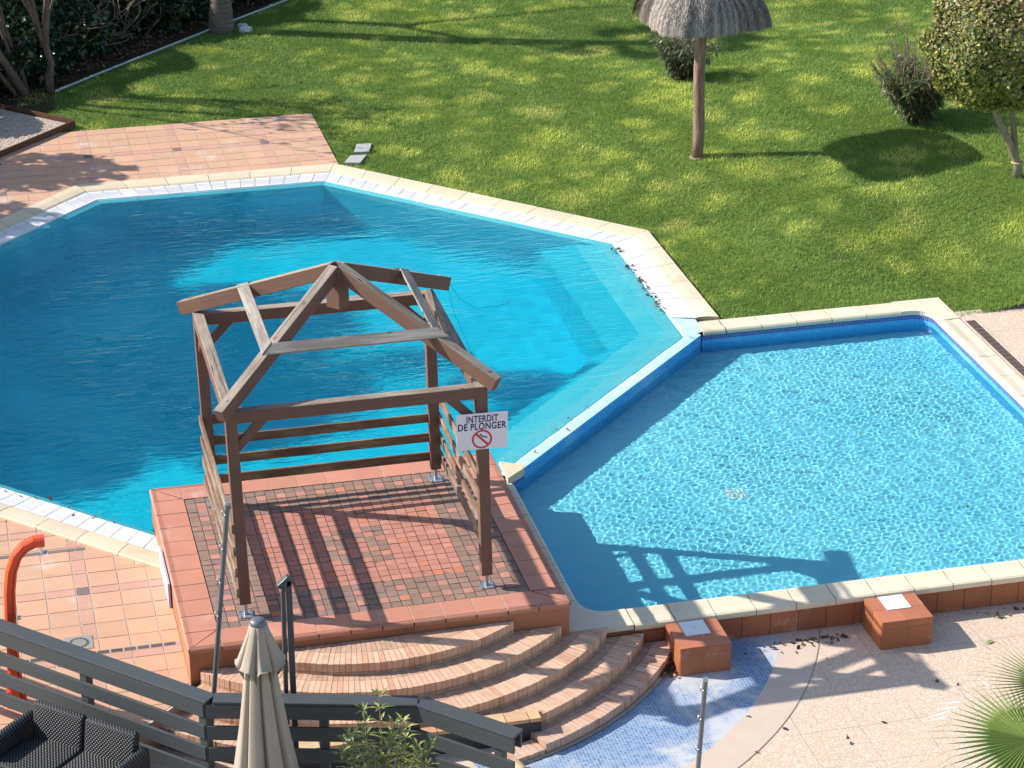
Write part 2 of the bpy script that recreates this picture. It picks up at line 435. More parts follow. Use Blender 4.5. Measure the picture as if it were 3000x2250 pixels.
# ------------------------------------------------------------------ ground, lawn, grass
def make_ground():
    mb = MB()
    gx0, gx1, gy0, gy1 = -16, 22, -14, 34
    B = 160
    z = -.45
    for (x0, x1, y0, y1) in ((-B, gx0, -B, B), (gx1, B, -B, B), (gx0, gx1, -B, gy0), (gx0, gx1, gy1, B)):
        mb.quad((x0, y0, z), (x1, y0, z), (x1, y1, z), (x0, y1, z))
    tag(obj('ground', mb, M['lawn']), kind='structure')
    h = .1
    xs = np.arange(-16, 22.01, h); ys = np.arange(6.0, 34.01, h)
    X, Y = np.meshgrid(xs, ys, indexing='ij')
    Z = lawn_h(X, Y) - .03
    n0, n1 = X.shape
    I = np.arange(n0 * n1).reshape(n0, n1)
    cx = (X[:-1, :-1] + h / 2); cy = (Y[:-1, :-1] + h / 2)
    keep = ~in_paved(cx, cy, .18)
    F = np.stack([I[:-1, :-1], I[1:, :-1], I[1:, 1:], I[:-1, 1:]], -1)[keep]
    V = np.stack([X, Y, Z], -1).reshape(-1, 3)
    used = np.zeros(len(V), bool); used[F.ravel()] = True
    mp = np.cumsum(used) - 1
    o = np_obj('lawn', V[used], mp[F], M['lawn'], smooth=True); tag(o, kind='structure')
make_ground()

def make_grass():
    N = 1150000
    # density follows the part of the lawn in view
    x = RNG.uniform(-4, 17.5, N); y = RNG.uniform(6.75, 30, N)
    keep = ~in_paved(x, y, -.02)
    keep &= (y - x < 19.40 + .12 * np.sin(x * 9)) | (x < -.05)      # soil strip before the hedge
    keep &= (y - x < 18.6) | (x > -.6)
    keep &= x > -1.9
    # inside the view: a wedge
    keep &= (x < .30 * (y + 21) + 4.0 + 2.2) & (y < 31)
    x = x[keep]; y = y[keep]; n = len(x)
    # patches of yellow and pale grass
    pt = np.zeros(n); st = np.zeros(n)
    r = np.random.default_rng(5)
    big = vnoise(x, y, .28, 3, 2)
    K = 900
    cx = r.uniform(-1, 17, K); cy = r.uniform(8, 30, K)
    for i in range(K):
        a = r.uniform(.12, .46) * (1.25 if i % 5 == 0 else 1); b = a * r.uniform(.5, 1.0); th = r.uniform(0, PI)
        dx = x - cx[i]; dy = y - cy[i]
        m = (np.abs(dx) < 1.2) & (np.abs(dy) < 1.2)
        u = (dx[m] * math.cos(th) + dy[m] * math.sin(th)) / a; v = (-dx[m] * math.sin(th) + dy[m] * math.cos(th)) / b
        e = np.exp(-(u * u + v * v) * .8) * r.uniform(.35, 1.0)
        pt[m] = np.maximum(pt[m], e)
        if i % 3 == 0: st[m] = np.maximum(st[m], e * r.uniform(.3, 1))
    nz = vnoise(x, y, 4.5, 8, 3); nf = vnoise(x, y, 16, 9, 2)
    pt = np.clip((pt * (.35 + 1.3 * nz) - .23) * 1.6, 0, .92) * np.clip(.55 + 1.0 * (big - .2), .3, 1)
    st = np.clip((st * (.3 + 1.2 * nz) - .3) * 1.5, 0, 1)
    dark = np.array([.165, .275, .062]); mid = np.array([.325, .46, .10]); yel = np.array([.72, .77, .18]); straw = np.array([.76, .64, .29])
    t = np.clip(.08 + .9 * (nz - .3) + .6 * (nf - .5) + .8 * (big - .45), 0, 1)[:, None]
    c = dark * (1 - t) + mid * t
    c = c * (1 - pt[:, None]) + yel * pt[:, None]
    c = c * (1 - .75 * st[:, None]) + straw * .75 * st[:, None]
    c *= r.uniform(.78, 1.22, (n, 1))
    dead = r.random(n) < .022; c[dead] = np.array([.42, .36, .17]) * r.uniform(.6, 1.1, (dead.sum(), 1))
    z = lawn_h(x, y) - .035
    L = r.uniform(.028, .062, n) * (1 - .25 * st); ang = r.uniform(0, 2 * PI, n); w = r.uniform(.004, .0085, n)
    la = r.uniform(0, 2 * PI, n); ln = r.uniform(.1, .9, n) * L
    # mowing: blades lean in bands
    la = np.where(r.random(n) < .5, np.where(np.sin(x * 2.6 + .8 * y) > 0, .4, 3.4) + r.normal(0, .7, n), la)
    V = np.empty((n, 3, 3))
    V[:, 0] = np.stack([x - w * np.cos(ang), y - w * np.sin(ang), z], -1)
    V[:, 1] = np.stack([x + w * np.cos(ang), y + w * np.sin(ang), z], -1)
    V[:, 2] = np.stack([x + ln * np.cos(la), y + ln * np.sin(la), z + L], -1)
    o = np_obj('grass', V.reshape(-1, 3), np.arange(n * 3).reshape(-1, 3), M['grass'], c)
    tag(o, 'mown lawn grass with yellow patches around the pools', 'grass', kind='stuff')
make_grass()

# ------------------------------------------------------------------ octagonal pool
def ring(mb, pa, pb, za, zb, edges, col, seg=.31, gap=.006, body=None, ja=.06, ups=None):
    """a row of slabs between outline pa (outer) and pb (inner)"""
    for i in edges:
        a0, a1 = pa[i], pa[(i + 1) % 8]; b0, b1 = pb[i], pb[(i + 1) % 8]
        L = math.dist(a0, a1); n = max(1, round(L / seg))
        for k in range(n):
            g0 = (k + .0) / n + gap / L / 2; g1 = (k + 1) / n - gap / L / 2
            c = jit(col, ja); dz = random.uniform(-.0015, .0015)
            A0, A1 = lerp(a0, a1, g0), lerp(a0, a1, g1); B0, B1 = lerp(b0, b1, g0), lerp(b0, b1, g1)
            if ups is None:
                mb.quad(z3(A0, za + dz), z3(A1, za + dz), z3(B1, zb + dz), z3(B0, zb + dz), c)
                mb.quad(z3(B0, zb + dz), z3(B1, zb + dz), z3(B1, zb - .04), z3(B0, zb - .04), c)
                mb.quad(z3(A0, za - .06), z3(A1, za - .06), z3(A1, za + dz), z3(A0, za + dz), c)
            else:                       # profile across the slab
                prev = None
                for (t, zz) in ups:
                    P0 = z3(lerp(A0, B0, t), zz + dz); P1 = z3(lerp(A1, B1, t), zz + dz)
                    if prev: mb.quad(prev[0], prev[1], P1, P0, c)
                    prev = (P0, P1)
                for (e, f) in ((A0, B0), (A1, B1)):
                    mb.poly([z3(lerp(e, f, t), zz + dz) for t, zz in ups], tuple(x * .5 for x in c))

POOL = thing('octagonal_pool', 'large octagonal overflow pool with deep blue water and white grille rim', 'swimming pool', (2.1, 8.75, 0))
RIM = [7, 0, 1, 2, 3, 6]
p0, p3, p6 = octo(0), octo(.29), octo(.60)
cop = MB()
ring(cop, p0, p3, 0, 0, RIM, (.68, .57, .41), .62, .008, ups=[(0, -.06), (0, .018), (.04, .032), (.5, .028), (.88, .012), (1, -.005), (1, -.05)])
obj('coping', cop, M['stone'], POOL)
gr = MB()
ring(gr, octo(.294), p6, -.006, -.022, RIM, (.73, .725, .72), .235, .009, ja=.04)
# slots of the grille
for i in RIM:
    a0, a1 = octo(.33)[i], octo(.33)[(i + 1) % 8]; b0, b1 = octo(.575)[i], octo(.575)[(i + 1) % 8]
    for k in range(9):
        t = .08 + .84 * k / 8
        c0, c1 = lerp(a0, b0, t), lerp(a1, b1, t); d0, d1 = lerp(a0, b0, t + .022), lerp(a1, b1, t + .022)
        zz = -.007 - .016 * t + .002
        gr.quad(z3(c0, zz), z3(c1, zz), z3(d1, zz), z3(d0, zz), (.58, .59, .61))
obj('overflow_grille', gr, M['white'], POOL)

def strip(mb, A, B, za, zb, idx, col=(1, 1, 1), mi=0):
    n = len(A)
    for i in idx:
        j = (i + 1) % n
        L = math.dist(A[i], A[j]); w = math.dist(A[i], B[i]) + abs(za - zb)
        mb.add([z3(A[i], za), z3(A[j], za), z3(B[j], zb), z3(B[i], zb)], [(0, 1, 2, 3)], col, mi,
               [(0, 0, 0), (L, 0, 0), (L, w, 0), (0, w, 0)])
bas = MB()
def offm(a, dv, rt, bt=0): return [a, a, a, a, bt, dv, rt, a]
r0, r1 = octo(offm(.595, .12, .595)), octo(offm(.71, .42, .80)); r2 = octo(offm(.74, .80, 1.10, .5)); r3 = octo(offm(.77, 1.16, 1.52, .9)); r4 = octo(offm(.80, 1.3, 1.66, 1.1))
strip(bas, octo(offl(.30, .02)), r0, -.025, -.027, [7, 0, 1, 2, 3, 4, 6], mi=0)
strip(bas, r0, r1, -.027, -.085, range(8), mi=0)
strip(bas, r1, r2, -.085, -.26, range(8), mi=3)  # bands step bluer downwards, standing in for light lost through deeper water
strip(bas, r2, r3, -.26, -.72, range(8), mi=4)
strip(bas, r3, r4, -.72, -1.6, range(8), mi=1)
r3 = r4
bas.poly([z3(p, -1.6) for p in r3], mi=2)
basin = obj('basin', bas, [M['palemosaic'], M['mainwall'], M['mainfloor'], M['midtint'], M['deeptint']], POOL)

# dividing wall between the pools, its small-pool face in blue mosaic
D0, D1 = (7.62, 7.12), (4.20, 3.70)
dv = MB()
L = math.dist(D0, D1)
i0, i1 = (7.62 - .125 * q, 7.12 + .125 * q), (4.20 - .125 * q, 3.70 + .125 * q)
j0, j1 = (i0[0] + .02, i0[1] + .02), (i1[0] - .02, i1[1] - .02)
dv.add([z3(D0, -.03), z3(D1, -.03), z3(j1, -.024), z3(j0, -.027)], [(0, 1, 2, 3)], (.6, .8, .88), 0, [(0, 0, 0), (L, 0, 0), (L, .1, 0), (0, .1, 0)])
dv.add([z3(D1, -.03), z3(D0, -.03), z3(D0, -.9), z3(D1, -.9)], [(0, 1, 2, 3)], (1, 1, 1), 1, [(0, 0, 0), (L, 0, 0), (L, .87, 0), (0, .87, 0)])
divider = obj('divider', dv, [M['palemosaic'], M['mosaicwall']], POOL)

# ------------------------------------------------------------------ square pool
SQ = thing('square_pool', 'shallow square pool with rippled light over its pale blue floor', 'swimming pool', (7.5, 3.7, 0))
def arc(cx, cy, r, a0, a1, n=6):
    return [(cx + r * math.cos(R(a0 + (a1 - a0) * i / n)), cy + r * math.sin(R(a0 + (a1 - a0) * i / n))) for i in range(n + 1)]
X0, X1, Y0, Y1 = 4.17, 10.84, .40, 7.14
rc = .26
inner = arc(X0 + rc, Y0 + rc, rc, 180, 270) + arc(X1 - rc, Y0 + rc, rc, 270, 360) + arc(X1 - rc, Y1 - rc, rc, 0, 90)
wall_path = inner + [(7.64, Y1), (4.22, 3.72), (X0, 3.62)]
sb = MB()
acc = 0
for i in range(len(wall_path)):
    a = wall_path[i]; b = wall_path[(i + 1) % len(wall_path)]; L = math.dist(a, b)
    if abs((a[0] - a[1]) - .5) < .05 and abs((b[0] - b[1]) - .5) < .05: acc += L; continue
    sb.add([z3(a, -.057), z3(b, -.057), z3(b, -.12), z3(a, -.12)], [(0, 1, 2, 3)], (1, 1, 1), 1, [(acc, 0, 0), (acc + L, 0, 0), (acc + L, .09, 0), (acc, .09, 0)])
    sb.add([z3(a, -.12), z3(b, -.12), z3(b, -.46), z3(a, -.46)], [(0, 1, 2, 3)], (1, 1, 1), 0, [(acc, 0, 0), (acc + L, 0, 0), (acc + L, .7, 0), (acc, .7, 0)])
    acc += L
sb.poly([z3(p, -.46) for p in wall_path], mi=2)
sbasin = obj('basin', sb, [M['mosaicwall'], M['mosaicband'], M['smallfloor']], SQ)
# coping: front, right, back and the strip along the platform
def coping_run(mb, outer, innr, n, col, prof):
    for k in range(n):
        g0 = k / n; g1 = (k + 1) / n; L = math.dist(outer[0], outer[1])
        g0 += .004 / L; g1 -= .004 / L
        A0, A1 = lerp(outer[0], outer[1], g0), lerp(outer[0], outer[1], g1); B0, B1 = lerp(innr[0], innr[1], g0), lerp(innr[0], innr[1], g1)
        c = jit(col, .05); prev = None; dz = random.uniform(-.002, .002)
        for (t, zz) in prof:
            P0 = z3(lerp(A0, B0, t), zz + dz); P1 = z3(lerp(A1, B1, t), zz + dz)
            if prev: mb.quad(prev[0], prev[1], P1, P0, c)
            prev = (P0, P1)
        for (e, f) in ((A0, B0), (A1, B1)): mb.poly([z3(lerp(e, f, t), zz + dz) for t, zz in prof], tuple(x * .5 for x in c))
prof = [(0, -.07), (-.02, -.055), (-.03, -.03), (-.015, -.008), (.06, .004), (.45, -.004), (.85, .012), (.97, .006), (1.03, -.012), (1.03, -.05), (.98, -.06)]
sc_ = MB(); CS = (.72, .62, .46)
coping_run(sc_, ((4.62, .06), (10.4, .06)), ((4.62, Y0), (10.4, Y0)), 13, CS, prof)
coping_run(sc_, ((11.14, .55), (11.14, 6.75)), ((X1, .55), (X1, 6.75)), 10, CS, prof)
coping_run(sc_, ((10.458, 7.49), (7.98, 7.49)), ((10.458, Y1), (7.98, Y1)), 5, CS, prof)
coping_run(sc_, ((7.97, 7.49), (7.70, 7.49)), ((7.97, Y1), (7.66, Y1)), 1, CS, prof)
coping_run(sc_, ((3.905, 3.5), (3.905, .7)), ((X0, 3.5), (X0, .7)), 7, CS, [(0, -.05), (0, .0), (.6, .004), (.9, 0), (1, -.02), (1, -.06)])
def corner(mb, ctr, o, a0):
    pts = arc(ctr[0], ctr[1], rc, a0, a0 + 90, 8)
    cen = pts[4]
    for i in range(8):
        a, b = pts[i], pts[i + 1]
        mb.poly([z3(o, .004), z3(b, .004), z3(a, .004)], CS); mb.quad(z3(a, .004), z3(b, .004), z3(b, -.06), z3(a, -.06), CS)
    return pts[0], pts[-1]
def flat(mb, pts, z, col, thick=.06):
    mb.poly([z3(p, z) for p in pts], col)
    n = len(pts)
    for i in range(n):
        a, b = pts[i], pts[(i + 1) % n]; mb.quad(z3(a, z - thick), z3(b, z - thick), z3(b, z), z3(a, z), col)
flat(sc_, [(3.905, .06), (4.612, .06), (4.612, Y0)] + arc(X0 + rc, Y0 + rc, rc, 270, 180) + [(X0, .69), (3.905, .69)], .004, jit(CS, .04))
flat(sc_, [(10.41, .06), (11.14, .06), (11.14, .542), (X1, .542)] + arc(X1 - rc, Y0 + rc, rc, 360, 270)[2:] + [(10.41, Y0)], .004, jit(CS, .04))
flat(sc_, [(11.14, 6.76), (11.14, 7.49), (10.46, 7.49), (10.46, Y1)] + arc(X1 - rc, Y1 - rc, rc, 90, 0) + [(X1, 6.76)], .004, jit(CS, .04))
obj('coping', sc_, M['stone'], SQ)
# rounded stone that ends the dividing wall
st = MB()
pts = [(4.13, 4.05), (4.34, 3.93), (4.40, 3.90), (4.36, 3.80), (4.24, 3.70), (4.13, 3.60)]
flat(st, pts[::-1], .012, (.66, .54, .37), .10)
flat(st, [(4.20, 3.66), (4.385, 3.85), (4.37, 3.865), (4.19, 3.69)], -.09, (.07, .12, .36), .06)
tag(obj('end_stone', st, M['stone'], None, bevel=.015), 'curved cream stone at the platform end of the wall between the two pools', 'coping stone')
# terracotta skirting under the front coping
sk = MB()
for k in range(23):
    x0 = 3.92 + k * .315; 
    if x0 > 11.1: break
    sk.box(x0 + .005, x0 + .31, .085, .12, -.345, -.085, jit((.36, .125, .06), .12)); sk.box(x0 + .005, x0 + .31, .075, .12, -.08, -.062, jit((.36, .13, .07), .1))
sk.box(3.9, 11.14, .10, .13, -.36, -.05, (.42, .36, .31))
obj('skirting', sk, M['terra'], SQ)
# white drain grid on the floor
dg = MB()
dg.box(6.66, 6.90, 3.05, 3.29, -.458, -.445, (.85, .92, .94))
for k in range(4): dg.box(6.69 + k * .05, 6.715 + k * .05, 3.08, 3.26, -.445, -.443, (.45, .58, .64))
tag(obj('floor_drain', dg, M['white']), 'white square drain grid on the floor of the shallow pool', 'drain')

# ------------------------------------------------------------------ water surfaces
def waves(X, Y, n, l0, l1, slope, seed, dirn=None, spread=PI):
    r = np.random.default_rng(seed); Z = np.zeros_like(X)
    for i in range(n):
        lam = math.exp(r.uniform(math.log(l0), math.log(l1))); k = 2 * PI / lam
        a = r.uniform(0, 2 * PI) if dirn is None else dirn + r.normal(0, spread)
        Z += slope / k / math.sqrt(n / 2) * np.sin(k * (math.cos(a) * X + math.sin(a) * Y) + r.uniform(0, 6.28))
    return Z
def water_sheet(name, x0, x1, y0, y1, h, z, fn, inside, mat='water'):
    xs = np.arange(x0, x1 + h, h); ys = np.arange(y0, y1 + h, h)
    X, Y = np.meshgrid(xs, ys, indexing='ij'); Z = fn(X, Y) + z
    n0, n1 = X.shape; I = np.arange(n0 * n1).reshape(n0, n1)
    F = np.stack([I[:-1, :-1], I[1:, :-1], I[1:, 1:], I[:-1, 1:]], -1)
    keep = inside(X[:-1, :-1] + h / 2, Y[:-1, :-1] + h / 2)
    F = F[keep]; V = np.stack([X, Y, Z], -1).reshape(-1, 3)
    used = np.zeros(len(V), bool); used[F.ravel()] = True; mp = np.cumsum(used) - 1
    o = np_obj(name, V[used], mp[F], M[mat], smooth=True); tag(o, kind='structure')
    o.cycles.is_caustics_caster = True
    return o
def in_sq(x, y):
    m = (x > X0 - .04) & (x < X1 + .04) & (y > Y0 - .04) & (y < Y1 + .04) & (x - y > .5 - .02)
    for (cx, cy, sx, sy) in ((X0 + rc, Y0 + rc, -1, -1), (X1 - rc, Y0 + rc, 1, -1), (X1 - rc, Y1 - rc, 1, 1)):
        m &= ~(((x - cx) * sx > 0) & ((y - cy) * sy > 0) & (np.hypot(x - cx, y - cy) > rc + .04))
    return m
def f_small(X, Y):
    k = vnoise(X, Y, .55, 31, 2); calm = np.clip((X - 8.0) / 2.5, 0, 1) * np.clip((4.2 - Y) / 3.0, 0, 1)
    k = np.clip((k - .3) * 2.2, 0, 1) * (1 - calm)
    return waves(X, Y, 70, .05, .13, .046, 4) * (.6 + .4 * k) + waves(X, Y, 50, .14, .5, .030, 14) * (1.1 - .6 * k)
water_sheet('water', X0 - .05, X1 + .05, Y0 - .05, Y1 + .05, .0115, -.18, f_small, in_sq)
def in_oct(x, y):
    m = np.ones_like(x, bool)
    for (n, d), o in zip(EDGES, offl(.42, .08, .1)): m &= (n[0] * x + n[1] * y <= d - o)
    m &= ~((x > .03) & (x < 3.87) & (y < 3.5))
    return m
def f_main(X, Y):
    a = waves(X, Y, 34, .20, .60, .008, 9, R(75), .55); b = waves(X, Y, 30, .25, 1.4, .006, 19)
    m = .35 + .9 * vnoise(X, Y, .35, 21, 2)
    near = 1 + .7 * np.clip((7.5 - Y) / 4, 0, 1)
    return (a * near + b) * m
water_sheet('water', -3.5, 7.8, 2.8, 14.5, .04, -.036, f_main, in_oct, 'deepwater')
for o in (basin, divider, sbasin): o.cycles.is_caustics_receiver = True
for o in bpy.data.objects:
    if o.name.startswith('floor_drain'): o.cycles.is_caustics_receiver = True

# ------------------------------------------------------------------ tiled terraces
def clip(poly, n, d):
    out = []
    for i in range(len(poly)):
        a = poly[i]; b = poly[(i + 1) % len(poly)]
        da = n[0] * a[0] + n[1] * a[1] - d; db = n[0] * b[0] + n[1] * b[1] - d
        if da <= 0: out.append(a)
        if (da < 0 < db) or (db < 0 < da):
            t = da / (da - db); out.append((a[0] + (b[0] - a[0]) * t, a[1] + (b[1] - a[1]) * t))
    return out
TL = (.60, .355, .225); PK = (.57, .32, .235); GB = (.21, .165, .15)
def cuts(a, b, org, band=.15, t=.315, nt=4):
    per = band + t * nt; k = math.floor((a - org) / per) - 1; out = []
    while True:
        x = org + k * per
        if x > b: break
        out.append((x, x + band, 1)); x += band
        for i in range(nt): out.append((x, x + t, 0)); x += t
        k += 1
    return [c for c in out if c[1] > a and c[0] < b]
def tiles(mb, x0, x1, y0, y1, ox, oy, hp, z=0.0, g=.0055):
    for (a, b, sx) in cuts(x0, x1, ox):
        for (c, d, sy) in cuts(y0, y1, oy):
            P = [(a + g, c + g), (b - g, c + g), (b - g, d - g), (a + g, d - g)]
            P = clip(P, (1, 0), x1); P = clip(P, (-1, 0), -x0) if P else P; P = clip(P, (0, 1), y1) if P else P; P = clip(P, (0, -1), -y0) if P else P
            for n, dd in hp: P = clip(P, n, dd) if P else P
            if len(P) < 3: continue
            col = GB if sx and sy else (PK if sx or sy else TL)
            col = jit(col, .06)
            if random.random() < .12 and not (sx and sy): col = lerp(col, (.65, .36, .22), .4)
            dz = random.uniform(-.001, .001)
            mb.poly([z3(p, z + dz) for p in P], col)
far = MB()
GR = [((-q, q), 17.40 * q)]     # steel edge of the gravel bed
tiles(far, -9, 4.12, 14.62, 17.36, 1.66, 16.0, GR)
tiles(far, -12, .2, 9.2, 14.62, 1.66, 16.0, [((q, -q), -14.58 * q)] + GR)
tiles(far, -9, -3.79, 6.1, 10.9, 1.66, 16.0, [((-q, q), 14.58 * q), ((-q, -q), -2.42 * q)])
fb = MB()
fb.poly([z3(p, -.004) for p in ((-3.79, 6.2), (-3.79, 10.79), (-6.08, 8.5))], (.56, .46, .38))
fb.poly([z3(p, -.004) for p in ((.0, 14.62), (4.12, 14.62), (4.12, 17.36), (.0, 17.36))], (.56, .46, .38))
fb.poly([z3(p, -.004) for p in ((-9, 5.58), (.0, 14.58), (.0, 17.40), (-9, 8.4))], (.56, .46, .38))
for k in range(len(fb.f)): far.add([fb.v[i] for i in fb.f[k]], [tuple(range(len(fb.f[k])))], fb.c[k])
tag(obj('terrace_paving', far, M['tile']), kind='structure')
near = MB()
ST = (1.95, 1.79)   # centre of the round steps
tiles(near, -7, -.005, -1.72, 2.6, -.97, 2.06, [((q, q), 2.42 * q), ((q * .95, -q * 1.05), .10)])
tiles(near, -9, -.3, 2.6, 6.5, -.97, 2.06, [((q, q), 2.42 * q)])
near.poly([z3(p, -.004) for p in ((-7, 9), (-9, 9), (-9, -1.8), (-1.7, -1.8), (-.0, -.16), (-.0, 2.42))], (.58, .48, .40))
near.quad((-1.72, -1.83, -.36), (.0, -.17, -.36), (.0, -.17, -.006), (-1.72, -1.83, -.006), (.42, .22, .14))
tag(obj('terrace_paving', near, M['tile']), kind='structure')
# slot drains and round drain in the near terrace
sd = MB()
for k in range(16):
    x = -2.2 + k * .135
    sd.box(x, x + .115, .80, .86, -.003, .004, jit((.10, .085, .08), .3))
sd.box(-2.3, -.02, .79, .87, -.003, .002, (.42, .35, .30))
tag(obj('slot_drain', sd, M['col']), 'row of small dark drain slots across the tiles in front of the round drain', 'drain')
sd = MB()
x = -4.2
while x < -.82:
    sd.box(x, min(x + .285, -.80), 3.06, 3.12, -.003, .004, jit((.19, .16, .155), .12)); x += .30
tag(obj('slot_drain', sd, M['col']), 'thin grey drain strip crossing the tiles towards the pool coping behind the shower', 'drain')
rd = thing('round_drain', 'round grille in a square grey frame sunk in the terrace tiles', 'drain', (-1.02, 1.06, 0))
t = MB(); t.box(-1.16, -.88, .93, 1.20, -.003, .006, (.30, .30, .29)); obj('frame', t, M['col'], rd)
t = MB(); t.disc((-1.02, 1.065, .008), .105, 28, (.26, .26, .24))
for k in range(20):
    a = 2 * PI * k / 20; c, s_ = math.cos(a), math.sin(a)
    t.poly([(-1.02 + c * r_ - s_ * w_, 1.065 + s_ * r_ + c * w_, .0095) for r_, w_ in ((.075, -.007), (.099, -.009), (.099, .009), (.075, .007))], (.02, .02, .02))
obj('grille', t, M['col'], rd)

# ------------------------------------------------------------------ plaza in front of the square pool
pz = MB()
pz.poly([z3(p, -.35) for p in ((-6, -16), (20, -16), (20, .11), (-6, .11))])
tag(obj('plaza_paving', pz, M['aggregate']), kind='structure')
rp = MB()
rp.poly([z3(p, -.012) for p in ((11.13, -.2), (20, -.2), (20, 7.0), (11.13, 7.0))])
rp.quad((11.13, -.2, -.36), (20, -.2, -.36), (20, -.2, -.012), (11.13, -.2, -.012))
tag(obj('pool_side_paving', rp, M['aggregate']), kind='structure')
sd = MB(); sd.box(11.19, 11.31, .3, 6.66, -.02, -.004, (.10, .07, .06))
for k in range(52): sd.box(11.20, 11.30, .35 + k * .12, .35 + k * .12 + .03, -.004, -.001, (.16, .12, .10))
tag(obj('slot_drain', sd, M['col']), 'long brown drain channel beside the cream coping right of the shallow pool', 'drain')
def sector(mb, c, r0_, r1_, a0, a1, z, n=60, col=(1, 1, 1), mi=0, keep=None):
    for i in range(n):
        t0 = R(a0 + (a1 - a0) * i / n); t1 = R(a0 + (a1 - a0) * (i + 1) / n)
        P = [(c[0] + r * math.cos(t), c[1] + r * math.sin(t)) for r, t in ((r0_, t0), (r1_, t0), (r1_, t1), (r0_, t1))]
        for n_, d_ in (keep or []): P = clip(P, n_, d_) if P else P
        if len(P) >= 3: mb.poly([z3(p, z) for p in P], col, mi)
ms = MB(); sector(ms, ST, 3.3, 4.63, -80, -20, -.346, 60, keep=[((0, 1), .09)])
tag(obj('mosaic_paving', ms, M['mosaicfloor']), kind='structure')
bd = MB(); sector(bd, ST, 4.63, 5.03, -100, -20, -.345, 70, (.60, .485, .395), keep=[((0, 1), .09)])
sector(bd, ST, 5.03, 5.037, -100, -20, -.344, 70, (.26, .21, .17), keep=[((0, 1), .09)])
tag(obj('mosaic_border', bd, M['tile']), kind='structure')

# ------------------------------------------------------------------ platform
PL = thing('tiled_platform', 'raised terracotta platform with brick paving under the timber pergola', 'platform', (1.95, 1.79, 0))
W_, D_ = 3.9, 3.56; ZP = .40
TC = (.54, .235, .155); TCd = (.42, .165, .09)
pt = MB()
pt.poly([(0.02, .02, ZP - .03), (W_ - .02, .02, ZP - .03), (W_ - .02, D_ - .02, ZP - .03), (.02, D_ - .02, ZP - .03)], (.40, .31, .26))
for (xa, xb, ya, yb_) in ((.004, W_ - .004, .004, .332), (.004, W_ - .004, D_ - .332, D_ - .004), (.004, .332, .332, D_ - .332), (W_ - .332, W_ - .004, .332, D_ - .332)):
    pt.quad((xa, ya, ZP - .004), (xb, ya, ZP - .004), (xb, yb_, ZP - .004), (xa, yb_, ZP - .004), (.60, .47, .38))
bw = .33
def border(mb, a, b, inn, n):       # a->b outer line, inn = inward unit
    for k in range(n):
        o0, o1 = lerp(a, b, k / n), lerp(a, b, (k + 1) / n)
        c = jit(TC, .07); dirn = ((b[0] - a[0]) / math.dist(a, b), (b[1] - a[1]) / math.dist(a, b)); g = .005
        s0 = bw if k == 0 else 0; s1 = bw if k == n - 1 else 0
        A = (o0[0] + dirn[0] * g, o0[1] + dirn[1] * g); B = (o1[0] - dirn[0] * g, o1[1] - dirn[1] * g)
        C = (B[0] + inn[0] * bw - dirn[0] * s1, B[1] + inn[1] * bw - dirn[1] * s1); D = (A[0] + inn[0] * bw + dirn[0] * s0, A[1] + inn[1] * bw + dirn[1] * s0)
        A_ = (A[0] - inn[0] * .012, A[1] - inn[1] * .012); B_ = (B[0] - inn[0] * .012, B[1] - inn[1] * .012)
        dz = random.uniform(-.001, .001)
        mb.poly([z3(A, ZP + dz), z3(B, ZP + dz), z3(C, ZP + dz), z3(D, ZP + dz)], c)
        mb.poly([z3(A_, ZP - .012 + dz), z3(B_, ZP - .012 + dz), z3(B, ZP + dz), z3(A, ZP + dz)], c)
        mb.poly([z3(A_, ZP - .05), z3(B_, ZP - .05), z3(B_, ZP - .012 + dz), z3(A_, ZP - .012 + dz)], c)
        for e in range(3):           # fluted nosing
            u0 = .012 + e * .014
            P = [(A[0] + inn[0] * u0, A[1] + inn[1] * u0), (B[0] + inn[0] * u0, B[1] + inn[1] * u0), (B[0] + inn[0] * (u0 + .005), B[1] + inn[1] * (u0 + .005)), (A[0] + inn[0] * (u0 + .005), A[1] + inn[1] * (u0 + .005))]
            mb.poly([z3(p, ZP + .0022) for p in P], tuple(x * .82 for x in c))
border(pt, (0, 0), (W_, 0), (0, 1), 12); border(pt, (W_, 0), (W_, D_), (-1, 0), 11)
border(pt, (W_, D_), (0, D_), (0, -1), 12); border(pt, (0, D_), (0, 0), (1, 0), 11)
obj('border_tiles', pt, M['terra'], PL)
sd = MB()
def side(mb, a, b, zt, zb, n):
    d = ((b[0] - a[0]) / math.dist(a, b), (b[1] - a[1]) / math.dist(a, b)); L = math.dist(a, b)
    for k in range(n):
        for (u, v) in (((zt), max(zb, zt - .31)), (zt - .318, max(zb, zt - .63))):
            if v >= u: continue
            o0 = lerp(a, b, k / n + .004 / L); o1 = lerp(a, b, (k + 1) / n - .004 / L)
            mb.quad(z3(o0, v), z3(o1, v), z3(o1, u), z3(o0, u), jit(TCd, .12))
    nx = (d[1], -d[0]); e = .005
    a2 = (a[0] - nx[0] * e, a[1] - nx[1] * e); b2 = (b[0] - nx[0] * e, b[1] - nx[1] * e)
    mb.quad(z3(a2, zb), z3(b2, zb), z3(b2, zt), z3(a2, zt), (.42, .34, .29))
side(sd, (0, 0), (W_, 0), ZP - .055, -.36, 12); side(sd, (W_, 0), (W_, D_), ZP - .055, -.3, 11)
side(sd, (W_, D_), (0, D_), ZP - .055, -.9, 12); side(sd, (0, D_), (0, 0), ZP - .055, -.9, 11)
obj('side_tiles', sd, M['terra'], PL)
pv = MB()
nx, ny = 29, 26
x0, x1, y0, y1 = bw + .008, W_ - bw - .008, bw + .008, D_ - bw - .008
